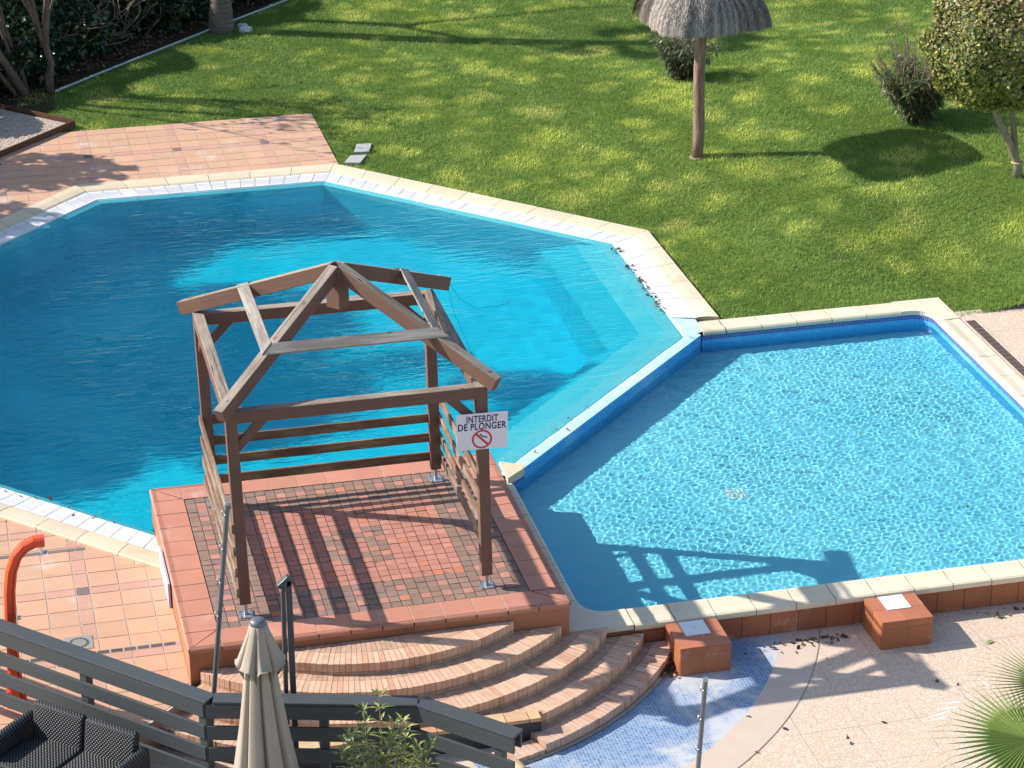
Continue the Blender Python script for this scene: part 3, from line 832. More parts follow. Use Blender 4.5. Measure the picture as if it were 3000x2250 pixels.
for i in range(nx):
    for j in range(ny):
        a = x0 + (x1 - x0) * i / nx; b = x0 + (x1 - x0) * (i + 1) / nx; c = y0 + (y1 - y0) * j / ny; d = y0 + (y1 - y0) * (j + 1) / ny
        e = min(i, nx - 1 - i, j, ny - 1 - j); ei = min(i, nx - 1 - i); ej = min(j, ny - 1 - j)
        red = False
        if e == 1: red = ((i if ej == 1 else j) % 2 == 1)
        if e == 3: red = ((i if ej == 3 else j) % 4 == 1)
        if e >= 5: red = True
        if e >= 5 and 12 <= i <= 17 and 9 <= j <= 15: red = (i + j) % 3 == 0 or (i in (14, 15) and j in (11, 12, 13))
        col = jit((.47, .215, .16) if red else (.275, .18, .145), .10)
        if red and random.random() < .05: col = jit((.56, .21, .12), .1)
        g = .0032; z = ZP - .004 + random.uniform(-.0025, .0025)
        tl = [z + random.uniform(-.0012, .0012) for _ in range(4)]
        pv.quad((a + g, c + g, tl[0]), (b - g, c + g, tl[1]), (b - g, d - g, tl[2]), (a + g, d - g, tl[3]), col)
pv.quad((x0, y0, ZP - .014), (x1, y0, ZP - .014), (x1, y1, ZP - .014), (x0, y1, ZP - .012), (.15, .12, .095))
obj('paving', pv, M['paver'], PL)
# little weeds between the pavers
wd = MB()
for k in range(34):
    i = random.randint(1, nx - 1); x = x0 + (x1 - x0) * i / nx; y = random.uniform(y0 + .05, y1 - .05)
    for j in range(random.randint(4, 10)):
        a = random.uniform(0, 6.28); l = random.uniform(.012, .03); w = .004
        bx, by = x + random.uniform(-.01, .01), y + random.uniform(-.03, .03)
        wd.poly([(bx - w * math.sin(a), by + w * math.cos(a), ZP), (bx + w * math.sin(a), by - w * math.cos(a), ZP), (bx + l * math.cos(a), by + l * math.sin(a), ZP + random.uniform(.008, .025))], jit((.16, .20, .04), .3))
tag(obj('weeds', wd, M['leaf']), 'tiny weeds growing in the joints of the platform paving', 'weeds', kind='stuff')
# pale board fixed to the left side of the platform
bo = MB(); bo.box(-.040, -.014, 1.56, 2.43, .004, .29, (.42, .45, .58))
tag(obj('notice_board', bo, M['col'], bevel=.004), 'pale blue-white board standing against the left side of the tiled platform', 'board')

# ------------------------------------------------------------------ round brick steps
SP = thing('brick_steps', 'fan of curved brick steps leading down from the platform front', 'steps', (1.95, -.9, -.35))
RS = [2.27, 2.60, 2.95, 3.28, 3.58]; ZS = [.275, .15, .02, -.105, -.23]
keepA = [((0, 1), -.012)]
def step(r, r_in, zt, zb, col, keep, a0=-178, a1=-2, dark=1.0):
    mb = MB(); n = int(r * R(a1 - a0) / .058)
    for i in range(n):
        t0 = R(a0 + (a1 - a0) * (i + .035) / n); t1 = R(a0 + (a1 - a0) * (i + .965) / n)
        rr = r + random.uniform(-.003, .003); z = zt + random.uniform(-.003, .002)
        c = jit(col, .09)
        if random.random() < .12: c = lerp(c, (.52, .26, .15), .5)
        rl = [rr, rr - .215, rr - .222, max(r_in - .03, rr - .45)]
        def pg(ra, rb, zz, cc):
            P = [(ST[0] + k * math.cos(t), ST[1] + k * math.sin(t)) for k, t in ((rb, t0), (ra, t0), (ra, t1), (rb, t1))]
            for n_, d_ in keep: P = clip(P, n_, d_) if P else P
            if len(P) >= 3: mb.poly([z3(p, zz) for p in P], cc)
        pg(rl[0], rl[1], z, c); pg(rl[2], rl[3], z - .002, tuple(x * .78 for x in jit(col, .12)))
        A = (ST[0] + rr * math.cos(t0), ST[1] + rr * math.sin(t0)); B = (ST[0] + rr * math.cos(t1), ST[1] + rr * math.sin(t1))
        if all(n_[0] * p[0] + n_[1] * p[1] <= d_ for n_, d_ in keep for p in (A, B)):
            zm = zt - .095
            mb.quad(z3(A, zm), z3(B, zm), z3(B, z), z3(A, z), c)
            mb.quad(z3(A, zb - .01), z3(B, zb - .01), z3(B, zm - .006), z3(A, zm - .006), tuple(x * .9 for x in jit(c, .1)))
    # mortar body
    m = 70
    for i in range(m):
        t0 = R(a0 + (a1 - a0) * i / m); t1 = R(a0 + (a1 - a0) * (i + 1) / m)
        def pt_(k, t): return (ST[0] + k * math.cos(t), ST[1] + k * math.sin(t))
        P = [pt_(r_in - .05, t0), pt_(r - .008, t0), pt_(r - .008, t1), pt_(r_in - .05, t1)]
        for n_, d_ in keep: P = clip(P, n_, d_) if P else P
        if len(P) >= 3: mb.poly([z3(p, zt - .008) for p in P], (.50, .36, .26))
        A, B = pt_(r - .008, t0), pt_(r - .008, t1)
        if all(n_[0] * p[0] + n_[1] * p[1] <= d_ for n_, d_ in keep for p in (A, B)):
            mb.quad(z3(A, zb - .01), z3(B, zb - .01), z3(B, zt - .008), z3(A, zt - .008), (.42, .30, .21))
    return mb
BC = (.68, .43, .295)
left3 = [((0, 1), -.012)]
keeps = [[((0, 1), -.012)], [((0, 1), -.012)],
         [((0, 1), .055), ((-q * .95, q * 1.05), -.10 + .002)], [((0, 1), .055), ((-q * .95, q * 1.05), -.10 + .002)],
         [((0, 1), .055), ((-q * .95, q * 1.05), -.10 + .002)]]
ins = [1.72, 2.05, 2.38, 2.72, 3.05]
cols = [BC, BC, BC, (.66, .415, .29), (.62, .40, .30)]
zbs = [.15, .02, -.105, -.23, -.36]
for i in range(5):
    kp = list(keeps[i])
    if i == 2: kp = [((0, 1), .055), ((-q * .95, q * 1.05), -.098)]
    if i == 3: kp = kp + [((0, -1), 1.14)]
    if i == 4: kp = kp + [((-1, 0), -3.275)]
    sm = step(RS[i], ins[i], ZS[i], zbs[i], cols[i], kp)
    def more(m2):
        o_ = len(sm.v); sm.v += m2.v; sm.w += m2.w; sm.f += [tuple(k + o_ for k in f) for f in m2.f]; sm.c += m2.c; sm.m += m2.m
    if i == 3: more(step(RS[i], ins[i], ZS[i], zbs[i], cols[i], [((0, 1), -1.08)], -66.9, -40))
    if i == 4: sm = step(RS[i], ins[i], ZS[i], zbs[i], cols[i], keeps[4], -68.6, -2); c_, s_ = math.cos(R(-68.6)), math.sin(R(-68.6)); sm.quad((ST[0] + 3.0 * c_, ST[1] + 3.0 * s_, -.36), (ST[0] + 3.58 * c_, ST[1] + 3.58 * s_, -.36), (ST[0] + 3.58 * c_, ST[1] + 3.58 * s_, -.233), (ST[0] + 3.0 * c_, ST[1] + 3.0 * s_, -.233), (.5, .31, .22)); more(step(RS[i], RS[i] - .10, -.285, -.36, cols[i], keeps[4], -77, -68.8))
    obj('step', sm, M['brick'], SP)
# pale edging of the lowest step
ed = MB(); sector(ed, ST, 3.585, 3.625, -82, -29, -.335, 40, (.50, .42, .32), keep=[((0, 1), .05)])
obj('edging', ed, M['brick'], SP)
st = MB(); st.tube([(2.90, -1.70, -.30), (2.95, -1.86, -.305)], [.062, .058], 14, (.46, .36, .22)); 
tag(obj('round_stone', st, M['stone'], bevel=.012), 'round pale stone set at the end of the lowest brick step', 'stone')
# dark wall that cuts the steps
RW = thing('retaining_wall', 'low charcoal painted wall with brick top cutting across the steps', 'wall', (2, -1.45, -.35))
t = MB(); t.box(.62, 3.27, -1.30, -1.15, -.36, -.115); obj('wall_body', t, M['dark'], RW)
t = MB(); x = .62
while x < 3.2:
    t.box(x + .004, min(x + .225, 3.265), -1.31, -1.14, -.114, -.075, jit(random.choice([(.60, .38, .22), (.54, .29, .18), (.62, .42, .24)]), .12)); x += .23
obj('brick_cap', t, M['brick'], RW)

# ------------------------------------------------------------------ pergola
PG = thing('timber_pergola', 'weathered brown timber pergola frame standing on the tiled platform', 'pergola', (1.9, 1.8, ZP))
LEAN = -.022
def sh(p): return (p[0] + LEAN * (p[2] - ZP), p[1], p[2])
def member(name, a, b, w, h, up=(0, 0, 1), mat='timber', bev=.006, shear=True, parent=PG):
    mb = MB(); mb.beam(sh(a) if shear else a, sh(b) if shear else b, w, h, up)
    return obj(name, mb, M[mat], parent, bevel=bev)
PX = (.645, 3.155); PY = (.55, 3.04)
for x in PX:
    for y in PY:
        p = member('post', (x, y, .545), (x, y, 2.70), .115, .115, (0, 1, 0))
        t = MB(); t.tube([(x, y, ZP + .01), (x, y, .56)], .021, 10); t.box(x - .075, x + .075, y - .075, y + .075, ZP - .003, ZP + .008)
        for (u, v) in ((-.055, -.055), (.055, -.055), (.055, .055), (-.055, .055)): t.tube([(x + u, y + v, ZP), (x + u, y + v, ZP + .02)], .009, 6)
        obj('post_foot', t, M['galv'], p)
zt = 2.635
for y in PY: member('beam', (PX[0] + .05, y, zt), (PX[1] - .05, y, zt), .115, .13)
for x in PX: member('beam', (x, PY[0] + .05, zt), (x, PY[1] - .05, zt), .115, .13)
AP = (1.90, 1.80, 3.56)
for (sx, sy, t) in ((-1, -1, 1.98), (1, -1, 1.93), (-1, 1, 2.03), (1, 1, 2.08)):
    e = (AP[0] - .02 + sx * t * q, AP[1] + sy * t * q, AP[2] - .425 * t)
    d = Vector(e) - Vector(AP); up = Vector((0, 0, 1))
    rf = member('rafter', (AP[0] + sx * .02, AP[1] + sy * .02, AP[2]), e, .108, .15, shear=False)
    for k in (.06, .93):
        pnt = Vector(AP).lerp(Vector(e), k); nrm = Vector((-(d.x) * d.z, -(d.y) * d.z, d.x ** 2 + d.y ** 2)).normalized()
        c = pnt + nrm * .075; t2 = MB(); t2.tube([c, c + nrm * .008], .017, 8); obj('bolt', t2, M['galv'], rf)
    
t = MB(); t.beam((AP[0], AP[1], 3.16), (AP[0], AP[1], 3.58), .17, .17, (q, q, 0)); obj('king_post', t, M['timber'], PG, bevel=.008)
# grey planks tying the rafters, lying on their slope
tp = 1.22; zz = AP[2] - .425 * tp + .096
cor = [(AP[0] + sx * tp * q, AP[1] + sy * tp * q, zz) for sx, sy in ((-1, -1), (1, -1), (1, 1), (-1, 1))]
for i in range(4):
    a, b = Vector(cor[i]), Vector(cor[(i + 1) % 4]); mid = (a + b) / 2; out = Vector((mid.x - AP[0], mid.y - AP[1], 0)).normalized()
    upv = Vector((out.x * .52, out.y * .52, .85)); sl = Vector((out.x * .85, out.y * .85, -.52)); dr = (b - a).normalized()
    if i == 0: b = b + dr * .05; a = a + dr * .02
    mb = MB(); w = .13; h = .024; sd_ = random.uniform(0, 40)
    vs = []; wc = []
    for (P, s_) in ((a, 1), (b, -1)):
        for (u, v) in ((-1, -1), (1, -1), (1, 1), (-1, 1)):
            vs.append(P + sl * (u * w / 2) - dr * (s_ * u * w / 2 * .82) + upv * (v * h / 2)); wc.append((sd_ + (0 if s_ > 0 else 1.7), u * w / 2 + sd_, v * .01))
    mb.add(vs, [(0, 1, 5, 4), (1, 2, 6, 5), (2, 3, 7, 6), (3, 0, 4, 7), (3, 2, 1, 0), (4, 5, 6, 7)], (1, 1, 1), 0, wc)
    obj('tie_plank', mb, M['plank'], PG, bevel=.003)
# knee braces
for y in PY:
    for (x, s_) in ((PX[0], 1), (PX[1], -1)):
        member('brace', (x + s_ * .03, y, 2.28), (x + s_ * .34, y, 2.60), .065, .085, (0, 0, 1))
for x in PX:
    for (y, s_) in ((PY[0], 1), (PY[1], -1)):
        member('brace', (x, y + s_ * .03, 2.28), (x, y + s_ * .34, 2.60), .065, .085, (0, 0, 1))
# rails on three sides
for z in (.69, .925, 1.165, 1.42):
    member('rail', (PX[0] + .05, PY[1] + .02, z), (PX[1] - .05, PY[1] + .02, z), .028, .105, mat='railin', bev=.004)
    member('rail', (PX[0] - .067, PY[0] - .06, z), (PX[0] - .067, PY[1] + .06, z), .03, .105, mat='rail', bev=.004)
    member('rail', (PX[1] + .067, PY[0] + .05, z), (PX[1] + .067, PY[1] + .06, z), .03, .105, mat='rail', bev=.004)
# loose wire at the back corner
t = MB(); t.tube([(3.37, 3.28, 2.70), (3.52, 3.3, 2.45), (3.70, 3.3, 2.33), (3.95, 3.3, 2.33), (4.08, 3.3, 2.37)], .0018, 5)
t.tube([(3.36, 3.26, 2.66), (3.42, 3.2, 2.35), (3.55, 3.05, 2.0), (3.62, 2.9, 1.75), (3.60, 2.8, 1.62)], .0018, 5)
tag(obj('wire', t, M['black']), 'thin loose wires dangling from the back corner of the pergola', 'wire')

# ------------------------------------------------------------------ sign
SG = thing('warning_sign', 'white no diving sign fixed to the front right pergola post', 'sign', (3.1, .44, 2.23))
cx, cz, sy = 3.10 - .005, 2.232, .452
w2, h2 = .262, .200
RT = R(-1.2)
def sp(u, v, d=0.0):     # point on the sign
    return (cx + u * math.cos(RT) - v * math.sin(RT), sy - d, cz + u * math.sin(RT) + v * math.cos(RT))
t = MB(); P = [sp(-w2, -h2), sp(w2, -h2), sp(w2, h2), sp(-w2, h2)]; Q = [(p[0], p[1] + .008, p[2]) for p in P]
t.add(P + Q, [(0, 1, 2, 3), (7, 6, 5, 4), (1, 0, 4, 5), (2, 1, 5, 6), (3, 2, 6, 7), (0, 3, 7, 4)])
obj('panel', t, M['signw'], SG)
def lettering(txt, u, v, size, mat, width):
    c = bpy.data.curves.new('lettering', 'FONT'); c.body = txt; c.size = size; c.align_x = 'CENTER'; c.align_y = 'CENTER'; c.space_character = 1.08; c.offset = .0016; c.extrude = .0006
    o = bpy.data.objects.new('lettering', c); COL.objects.link(o)
    bpy.context.view_layer.update()
    me = bpy.data.meshes.new_from_object(o.evaluated_get(bpy.context.evaluated_depsgraph_get()))
    bpy.data.objects.remove(o)
    vs = [v_.co.copy() for v_ in me.vertices]; xs = [p.x for p in vs]; k = width / (max(xs) - min(xs)); mx = (max(xs) + min(xs)) / 2
    for i, p in enumerate(vs): me.vertices[i].co = sp((p.x - mx) * k + u, p.y + v, .0025 + p.z)
    me.materials.clear(); me.materials.append(mat)
    o = bpy.data.objects.new('lettering', me); COL.objects.link(o); o.parent = SG; o.matrix_parent_inverse = Matrix.Translation(SG.location).inverted()
    return o
lettering('INTERDIT', .0, .135, .105, M['signblue'], .325)
lettering('DE PLONGER', 0.0, .052, .105, M['signblue'], .495)
t = MB(); n = 40; ro, ri = .103, .085; cu, cv = .0, -.088
for i in range(n):
    a, b = 2 * PI * i / n, 2 * PI * (i + 1) / n
    t.poly([sp(cu + r * math.cos(k), cv + r * math.sin(k), .003) for r, k in ((ri, a), (ro, a), (ro, b), (ri, b))])
t.poly([sp(cu + u, cv + v, .0035) for u, v in ((-.070, .055), (-.055, .070), (.070, -.055), (.055, -.070))])
obj('prohibition_ring', t, M['signred'], SG)
t = MB()
for P in ([(-.012, .044), (-.002, .047), (.022, .030), (.018, .022)], [(.018, .030), (.020, .020), (.056, .010), (.058, .016)], [(.014, .030), (.024, .032), (.050, .026), (.050, .021)], [(.0, .040), (.006, .034), (-.004, .022), (-.010, .024)]):
    t.poly([sp(cu + u, cv + v, .0028) for u, v in P])
t.poly([sp(cu - .014 + .009 * math.cos(k), cv + .050 + .009 * math.sin(k), .0028) for k in [2 * PI * i / 10 for i in range(10)]])
obj('diver_symbol', t, M['signblue'], SG)

# ------------------------------------------------------------------ tiled blocks with white lids
def block(x0, x1, lab, lidx):
    o = thing('tiled_block', lab, 'block', ((x0 + x1) / 2, -.22, -.35), 'tiled blocks along the shallow pool front')
    t = MB(); c = (.40, .135, .06)
    xm = (x0 + x1) / 2; yb, yf = .03, -.49; g = .004
    t.box(x0 + .006, x1 - .006, yf + .006, yb, -.36, -.03, (.42, .35, .30))
    for (a, b) in ((x0, xm), (xm, x1)):
        t.box(a + g, b - g, yf, yf + .012, -.35, -.105, jit(c, .12)); t.box(a + g, b - g, yf, yf + .012, -.097, -.022, jit(c, .12))
    for (a, b) in ((yf, yf + .26), (yf + .26, yb)):
        for xx in (x0, x1 - .012):
            t.box(xx, xx + .012, a + g + .012, b - g, -.35, -.105, jit(c, .12)); t.box(xx, xx + .012, a + g + .012, b - g, -.097, -.022, jit(c, .12))
    for (a, b) in ((x0, xm), (xm, x1)):
        for (d, e) in ((yf, yf + .26), (yf + .26, yb)): t.box(a + g * .5, b - g * .5, d + g * .5, e - g * .5, -.034, -.02, jit((.46, .165, .085), .1))
    obj('tile_cladding', t, M['terra'], o)
    t = MB(); t.box(lidx, lidx + .27, -.26, .02, -.0195, -.012, (.80, .80, .80)); t.disc((lidx + .135, -.12, -.0115), .009, 10, (.05, .05, .05))
    obj('lid', t, M['white'], o, bevel=.002)
block(4.95, 5.50, 'terracotta block with white lid standing on the blue mosaic', 5.08)
block(7.15, 7.72, 'terracotta block with white lid on the beige paving, right of the mosaic', 7.30)

# ------------------------------------------------------------------ poles and mast
def pole(base, top, lab, hooks):
    o = thing('metal_pole', lab, 'pole', base, 'grey poles with small eyelets')
    t = MB(); t.tube([base, top], .024, 14); d = (Vector(top) - Vector(base)).normalized()
    obj('tube', t, M['greymetal'], o, smooth=False)
    t = MB(); tv = Vector(top); t.tube([tv - d * .02, tv + d * .006], .0275, 14); obj('cap', t, M['galv'], o)
    for h in hooks:
        c = tv - d * h; n = 10; ctr = c + Vector((-.030, -.012, 0)); t = MB()
        t.tube([ctr + Vector((.020 * math.cos(2 * PI * i / n), 0, .026 * math.sin(2 * PI * i / n))) for i in range(n + 1)], .006, 6, caps=False)
        obj('eyelet', t, M['galv'], o)
pole((-.01, -1.25, -.3), (.325, -1.25, 2.64), 'tall leaning grey pole beside the left corner of the platform', (.10, .45, .80, 1.15))
pole((4.60, -2.18, -.36), (4.645, -2.18, .69), 'short grey pole standing on the blue mosaic paving', (.10, .42, .76))
MS = thing('parasol_mast', 'dark grey folded parasol mast behind the closed beige parasol', 'mast', (.74, -2.0, -.35))
t = MB(); t.beam((.745, -2.0, -.36), (.745, -2.0, 2.20), .052, .07, (0, 1, 0)); obj('mast_tube', t, M['mastmetal'], MS, bevel=.008)
t = MB(); t.beam((.672, -2.02, .7), (.69, -2.02, 2.10), .04, .05, (0, 1, 0)); obj('arm', t, M['mastmetal'], MS, bevel=.006)
t = MB(); t.beam((.665, -2.0, 2.12), (.765, -2.0, 2.21), .07, .09, (0, 0, 1)); t.tube([(.675, -2.08, 2.12), (.675, -1.93, 2.12)], .016, 10); obj('hinge', t, M['mastmetal'], MS, bevel=.008)

# ------------------------------------------------------------------ closed parasol
UP = thing('closed_parasol', 'closed beige canvas parasol with grey cap before the railing', 'parasol', (.36, -2.9, .05))
UX, UY = .345, -2.9
t = MB(); t.tube([(UX, UY, .05), (UX, UY, 2.30)], .024, 12); obj('pole', t, M['greymetal'], UP)
def folds(prof, nfold, nseg, depth, seed, ph=0.0, twist=0.0, hem=0.0):
    r = np.random.default_rng(seed); mb = MB(); vs = []; fs = []
    phs = r.uniform(-.35, .35, nfold); amps = r.uniform(.6, 1.3, nfold)
    for (z, rad, dep) in prof:
        for j in range(nseg):
            a = 2 * PI * j / nseg; f = (a / (2 * PI) * nfold + ph) % nfold; k = int(f); u = f - k
            b = math.sin(PI * min(1, max(0, u + .18 * math.sin(2 * PI * u + phs[k]))))
            rr = rad * (1 - dep * amps[k] * (1 - b ** .8)) * (1 + .04 * math.sin(3 * a + seed))
            aa = a + twist * (2.3 - z)
            zz = z + (hem * (b - .5) if (z, rad, dep) == prof[-1] else 0)
            vs.append((UX + rr * math.cos(aa), UY + rr * math.sin(aa), zz))
    n = len(prof)
    for i in range(n - 1):
        for j in range(nseg):
            a = i * nseg + j; b = i * nseg + (j + 1) % nseg; fs.append((a, a + nseg, b + nseg, b))
    mb.add(vs, fs); return mb
cp = [(2.28, .06, .1), (2.1, .105, .3), (1.9, .135, .4), (1.6, .175, .45), (1.25, .225, .48), (.95, .275, .5), (.7, .315, .5), (.45, .335, .5), (.30, .32, .5)]
o = obj('canopy', folds(cp, 8, 160, 0, 3, .3, .12), M['fabric'], UP, smooth=True)
vp = [(2.315, .052, .0), (2.30, .078, .02), (2.22, .10, .2), (2.08, .155, .36), (1.95, .205, .45), (1.86, .225, .48)]
o = obj('valance', folds(vp, 7, 140, 0, 8, .1, -.1, .17), M['fabric'], UP, smooth=True)
t = MB(); t.lathe([(.001, 2.36), (.04, 2.358), (.066, 2.345), (.072, 2.325), (.070, 2.305), (.05, 2.298)], (UX, UY, 0), 24); obj('finial', t, M['greymetal'], UP, smooth=True)

# ------------------------------------------------------------------ railing
RL = thing('slatted_railing', 'dark grey slatted railing curving along the lower edge of the terrace', 'railing', (.3, -2, .05))
PTS = [(-3.6, 1.52), (-.05, -2.05), (1.80, -2.56), (2.53, -3.29)]
ZT = 1.10
def railbits():
    for i in range(3):
        a, b = Vector((*PTS[i], 0)), Vector((*PTS[i + 1], 0)); d = (b - a).normalized(); nrm = Vector((d.y, -d.x, 0))   # towards camera
        if nrm.y > 0: nrm = -nrm
        if i == 1:
            aa, bb = a + d * .06, b - d * .012
        elif i == 0: aa, bb = a, b + d * .03
        else: aa, bb = a + d * .012, b
        up = Vector((0, 0, 1))
        c = MB(); c.beam(aa - nrm * .02 + up * (ZT - .012), bb - nrm * .02 + up * (ZT - .012), .165, .026); obj('cap_rail', c, M['composite'], RL, bevel=.004)
        for k, z in enumerate((ZT - .105, ZT - .335, ZT - .565, ZT - .795)):
            m_ = MB(); m_.beam(a + nrm * .045 + up * z, b + nrm * .045 + up * z, .028, .145); obj('slat', m_, M['composite'], RL, bevel=.004)
            if k < 1:
                m_ = MB(); m_.beam(a - nrm * .075 + up * z, b - nrm * .075 + up * z, .028, .145); obj('slat', m_, M['composite'], RL, bevel=.004)
    posts = [(-1.05, 0), (-2.5, 0), (-.06, 0), (.98, 1), (1.78, 1), (2.42, 2)]
    for x, i in posts:
        a, b = PTS[i], PTS[i + 1]; t = (x - a[0]) / (b[0] - a[0]); y = a[1] + (b[1] - a[1]) * t
        d = Vector((b[0] - a[0], b[1] - a[1], 0)).normalized()
        m_ = MB(); m_.beam((x - .01, y + .01, -.36), (x - .01, y + .01, ZT - .03), .085, .085, tuple(d)); obj('post', m_, M['composite'], RL, bevel=.004)
railbits()
# deck the sofa stands on
dk = MB()
dk.poly([z3(p, .03) for p in ((-9, -1.8), (-9, -14), (3.3, -14), (2.40, -3.46), (1.74, -2.72), (-.12, -2.20), (-3.2, .9), (-3.2, -1.8))], (.40, .33, .29))
dk.quad((2.40, -3.46, -.36), (1.74, -2.72, -.36), (1.74, -2.72, .03), (2.40, -3.46, .03), (.1, .1, .11))
dk.quad((1.74, -2.72, -.36), (-.12, -2.20, -.36), (-.12, -2.20, .03), (1.74, -2.72, .03), (.1, .1, .11))
dk.quad((3.3, -14, -.36), (2.40, -3.46, -.36), (2.40, -3.46, .03), (3.3, -14, .03), (.1, .1, .11))
tag(obj('deck', dk, M['tile']), kind='structure')

# ------------------------------------------------------------------ wicker sofa
sd_ = Vector((.84, -.77, 0)).normalized(); sf = Vector((-sd_.y * -1, 0, 0))
fr = Vector((-.70, -.72, 0)).normalized()      # the way the seat faces
so = Vector((-1.51, -1.12, 0))                 # back left corner of the backrests
SF = thing('wicker_sofa', 'black wicker two-seat sofa in front of the dark railing', 'sofa', (-1.3, -1.7, .03))
def slab(name, o, ax, ay, az, lx, ly, lz, rnd=.03, mat='wicker'):
    """box with a face grid whose weave runs along its own sides"""
    mb = MB(); ax, ay, az = Vector(ax), Vector(ay), Vector(az)
    def face(c, u, v, lu, lv):
        mb.add([c, c + u * lu, c + u * lu + v * lv, c + v * lv], [(0, 1, 2, 3)], (1, 1, 1), 0, [(0, 0, 0), (lu, 0, 0), (lu, lv, 0), (0, lv, 0)])
    o = Vector(o)
    face(o, ax, ay, lx, ly); face(o + az * lz, ax, ay, lx, ly)
    face(o, ax, az, lx, lz); face(o + ay * ly, ax, az, lx, lz)
    face(o, ay, az, ly, lz); face(o + ax * lx, ay, az, ly, lz)
    me_o = obj(name, mb, M[mat], SF)
    import bmesh
    bm = bmesh.new(); bm.from_mesh(me_o.data); bmesh.ops.remove_doubles(bm, verts=bm.verts, dist=1e-4); bmesh.ops.recalc_face_normals(bm, faces=bm.faces)
    # keep the weave per face: store it before the weld is used for bevels
    bm.free()
    return me_o
def rounded(name, o, ax, ay, az, lx, ly, lz, r=.035, mat='wicker', slope=0.0):
    """rounded slab; weave coordinates follow the biggest faces (ax, az)"""
    import bmesh
    bm = bmesh.new(); ax, ay, az = Vector(ax), Vector(ay), Vector(az); o = Vector(o)
    vs = []
    for k in (0, 1):
        for j in (0, 1):
            for i in (0, 1): vs.append(bm.verts.new((i * lx, j * ly, k * (lz - (slope * lx * i)))))
    for f in ((0, 2, 3, 1), (4, 5, 7, 6), (0, 1, 5, 4), (1, 3, 7, 5), (3, 2, 6, 7), (2, 0, 4, 6)): bm.faces.new([vs[i] for i in f])
    bmesh.ops.bevel(bm, geom=bm.edges[:], offset=r, segments=4, profile=.5, affect='EDGES')
    me = bpy.data.meshes.new(name); wc = []
    bm.verts.ensure_lookup_table()
    for v in bm.verts:
        c = v.co.copy(); wc.append((c.x + (c.z if lz < ly else 0), (c.y if lz < ly else c.z + c.y), 0)); v.co = o + ax * c.x + ay * c.y + az * c.z
    bmesh.ops.recalc_face_normals(bm, faces=bm.faces)
    bm.to_mesh(me); bm.free()
    w = me.attributes.new('wc', 'FLOAT_VECTOR', 'POINT'); w.data.foreach_set('vector', np.array(wc, dtype=np.float32).ravel())
    me.polygons.foreach_set('use_smooth', [True] * len(me.polygons))
    me.materials.append(M[mat]); ob = bpy.data.objects.new(name, me); COL.objects.link(ob); ob.parent = SF; ob.matrix_parent_inverse = Matrix.Translation(SF.location).inverted()
    return ob
Zu = Vector((0, 0, 1)); bz = (Zu - fr * .16).normalized()
LB = .585
for k in range(2):
    rounded('backrest', so + sd_ * (k * (LB + .012)) + fr * .16 + Zu * .36, sd_, -fr, bz, LB, .085, .41, .035)
    rounded('seat', so + sd_ * (k * (LB + .012)) + fr * .70 + Zu * .33, sd_, -fr, Zu, LB, .60, .12, .03)
for k in (0, 1):
    s0 = so + sd_ * (-.11 if k == 0 else 2 * LB + .02)
    rounded('armrest', s0 + fr * .70 + Zu * .03, -fr, sd_, Zu, .68, .10, .60, .04)
rounded('base', so + fr * .68 + Zu * .06, sd_, -fr, Zu, 2 * LB, .62, .25, .02)
for (u, v) in ((-.05, .06), (2 * LB + .06, .06), (-.05, .66), (2 * LB + .06, .66)):
    t = MB(); p = so + sd_ * u + fr * v; t.box(p.x - .03, p.x + .03, p.y - .03, p.y + .03, .03, .08); obj('foot', t, M['black'], SF)

# ------------------------------------------------------------------ orange shower
SW = thing('garden_shower', 'bright orange curved poolside shower on the tiled terrace', 'shower', (-1.70, .02, 0))
cl = [(-1.705, 0.0), (-1.70, .3), (-1.695, .65), (-1.685, 1.0), (-1.668, 1.30), (-1.635, 1.50), (-1.575, 1.655), (-1.49, 1.745), (-1.40, 1.785), (-1.30, 1.785)]
cur = [Vector((x, .02, z)) for x, z in cl]
def shower_body():
    mb = MB(); vs = []; n = 12
    for i, p in enumerate(cur):
        d = (cur[min(i + 1, len(cur) - 1)] - cur[max(i - 1, 0)]).normalized(); nx_ = Vector((d.z, 0, -d.x)); yy = Vector((0, 1, 0))
        w = .055 + (.05 * max(0, 1 - p.z / .45) if p.z < .45 else 0); dth = .058
        for (u, v) in ((-1, -.55), (-.6, -1), (.35, -1), (1, -.5), (1, .5), (.35, 1), (-.6, 1), (-1, .55)):
            vs.append(p + nx_ * (u * w) + yy * (v * dth))
    k = 8; fs = []
    for i in range(len(cur) - 1):
        for j in range(k):
            a = i * k + j; b = i * k + (j + 1) % k; fs.append((a, b, b + k, a + k))
    fs.append(tuple((len(cur) - 1) * k + j for j in range(k))); fs.append(tuple(range(k - 1, -1, -1)))
    mb.add(vs, fs); return mb
obj('body', shower_body(), M['orange'], SW, bevel=.006)
t = MB(); vs = []
for i, p in enumerate(cur[:-1]):
    d = (cur[min(i + 1, len(cur) - 1)] - cur[max(i - 1, 0)]).normalized(); nx_ = Vector((d.z, 0, -d.x))
    w = .055 + (.05 * max(0, 1 - p.z / .45) if p.z < .45 else 0)
    for (u, v) in ((.42, -.0615), (.62, -.0545), (.62, -.0445), (.42, -.050)): vs.append(p + nx_ * (u * w) + Vector((0, v, 0)))
fs = []
for i in range(len(cur) - 2):
    for j in range(4):
        a = i * 4 + j; b = i * 4 + (j + 1) % 4; fs.append((a, b, b + 4, a + 4))
t.add(vs, fs); obj('groove', t, M['orangedk'], SW)
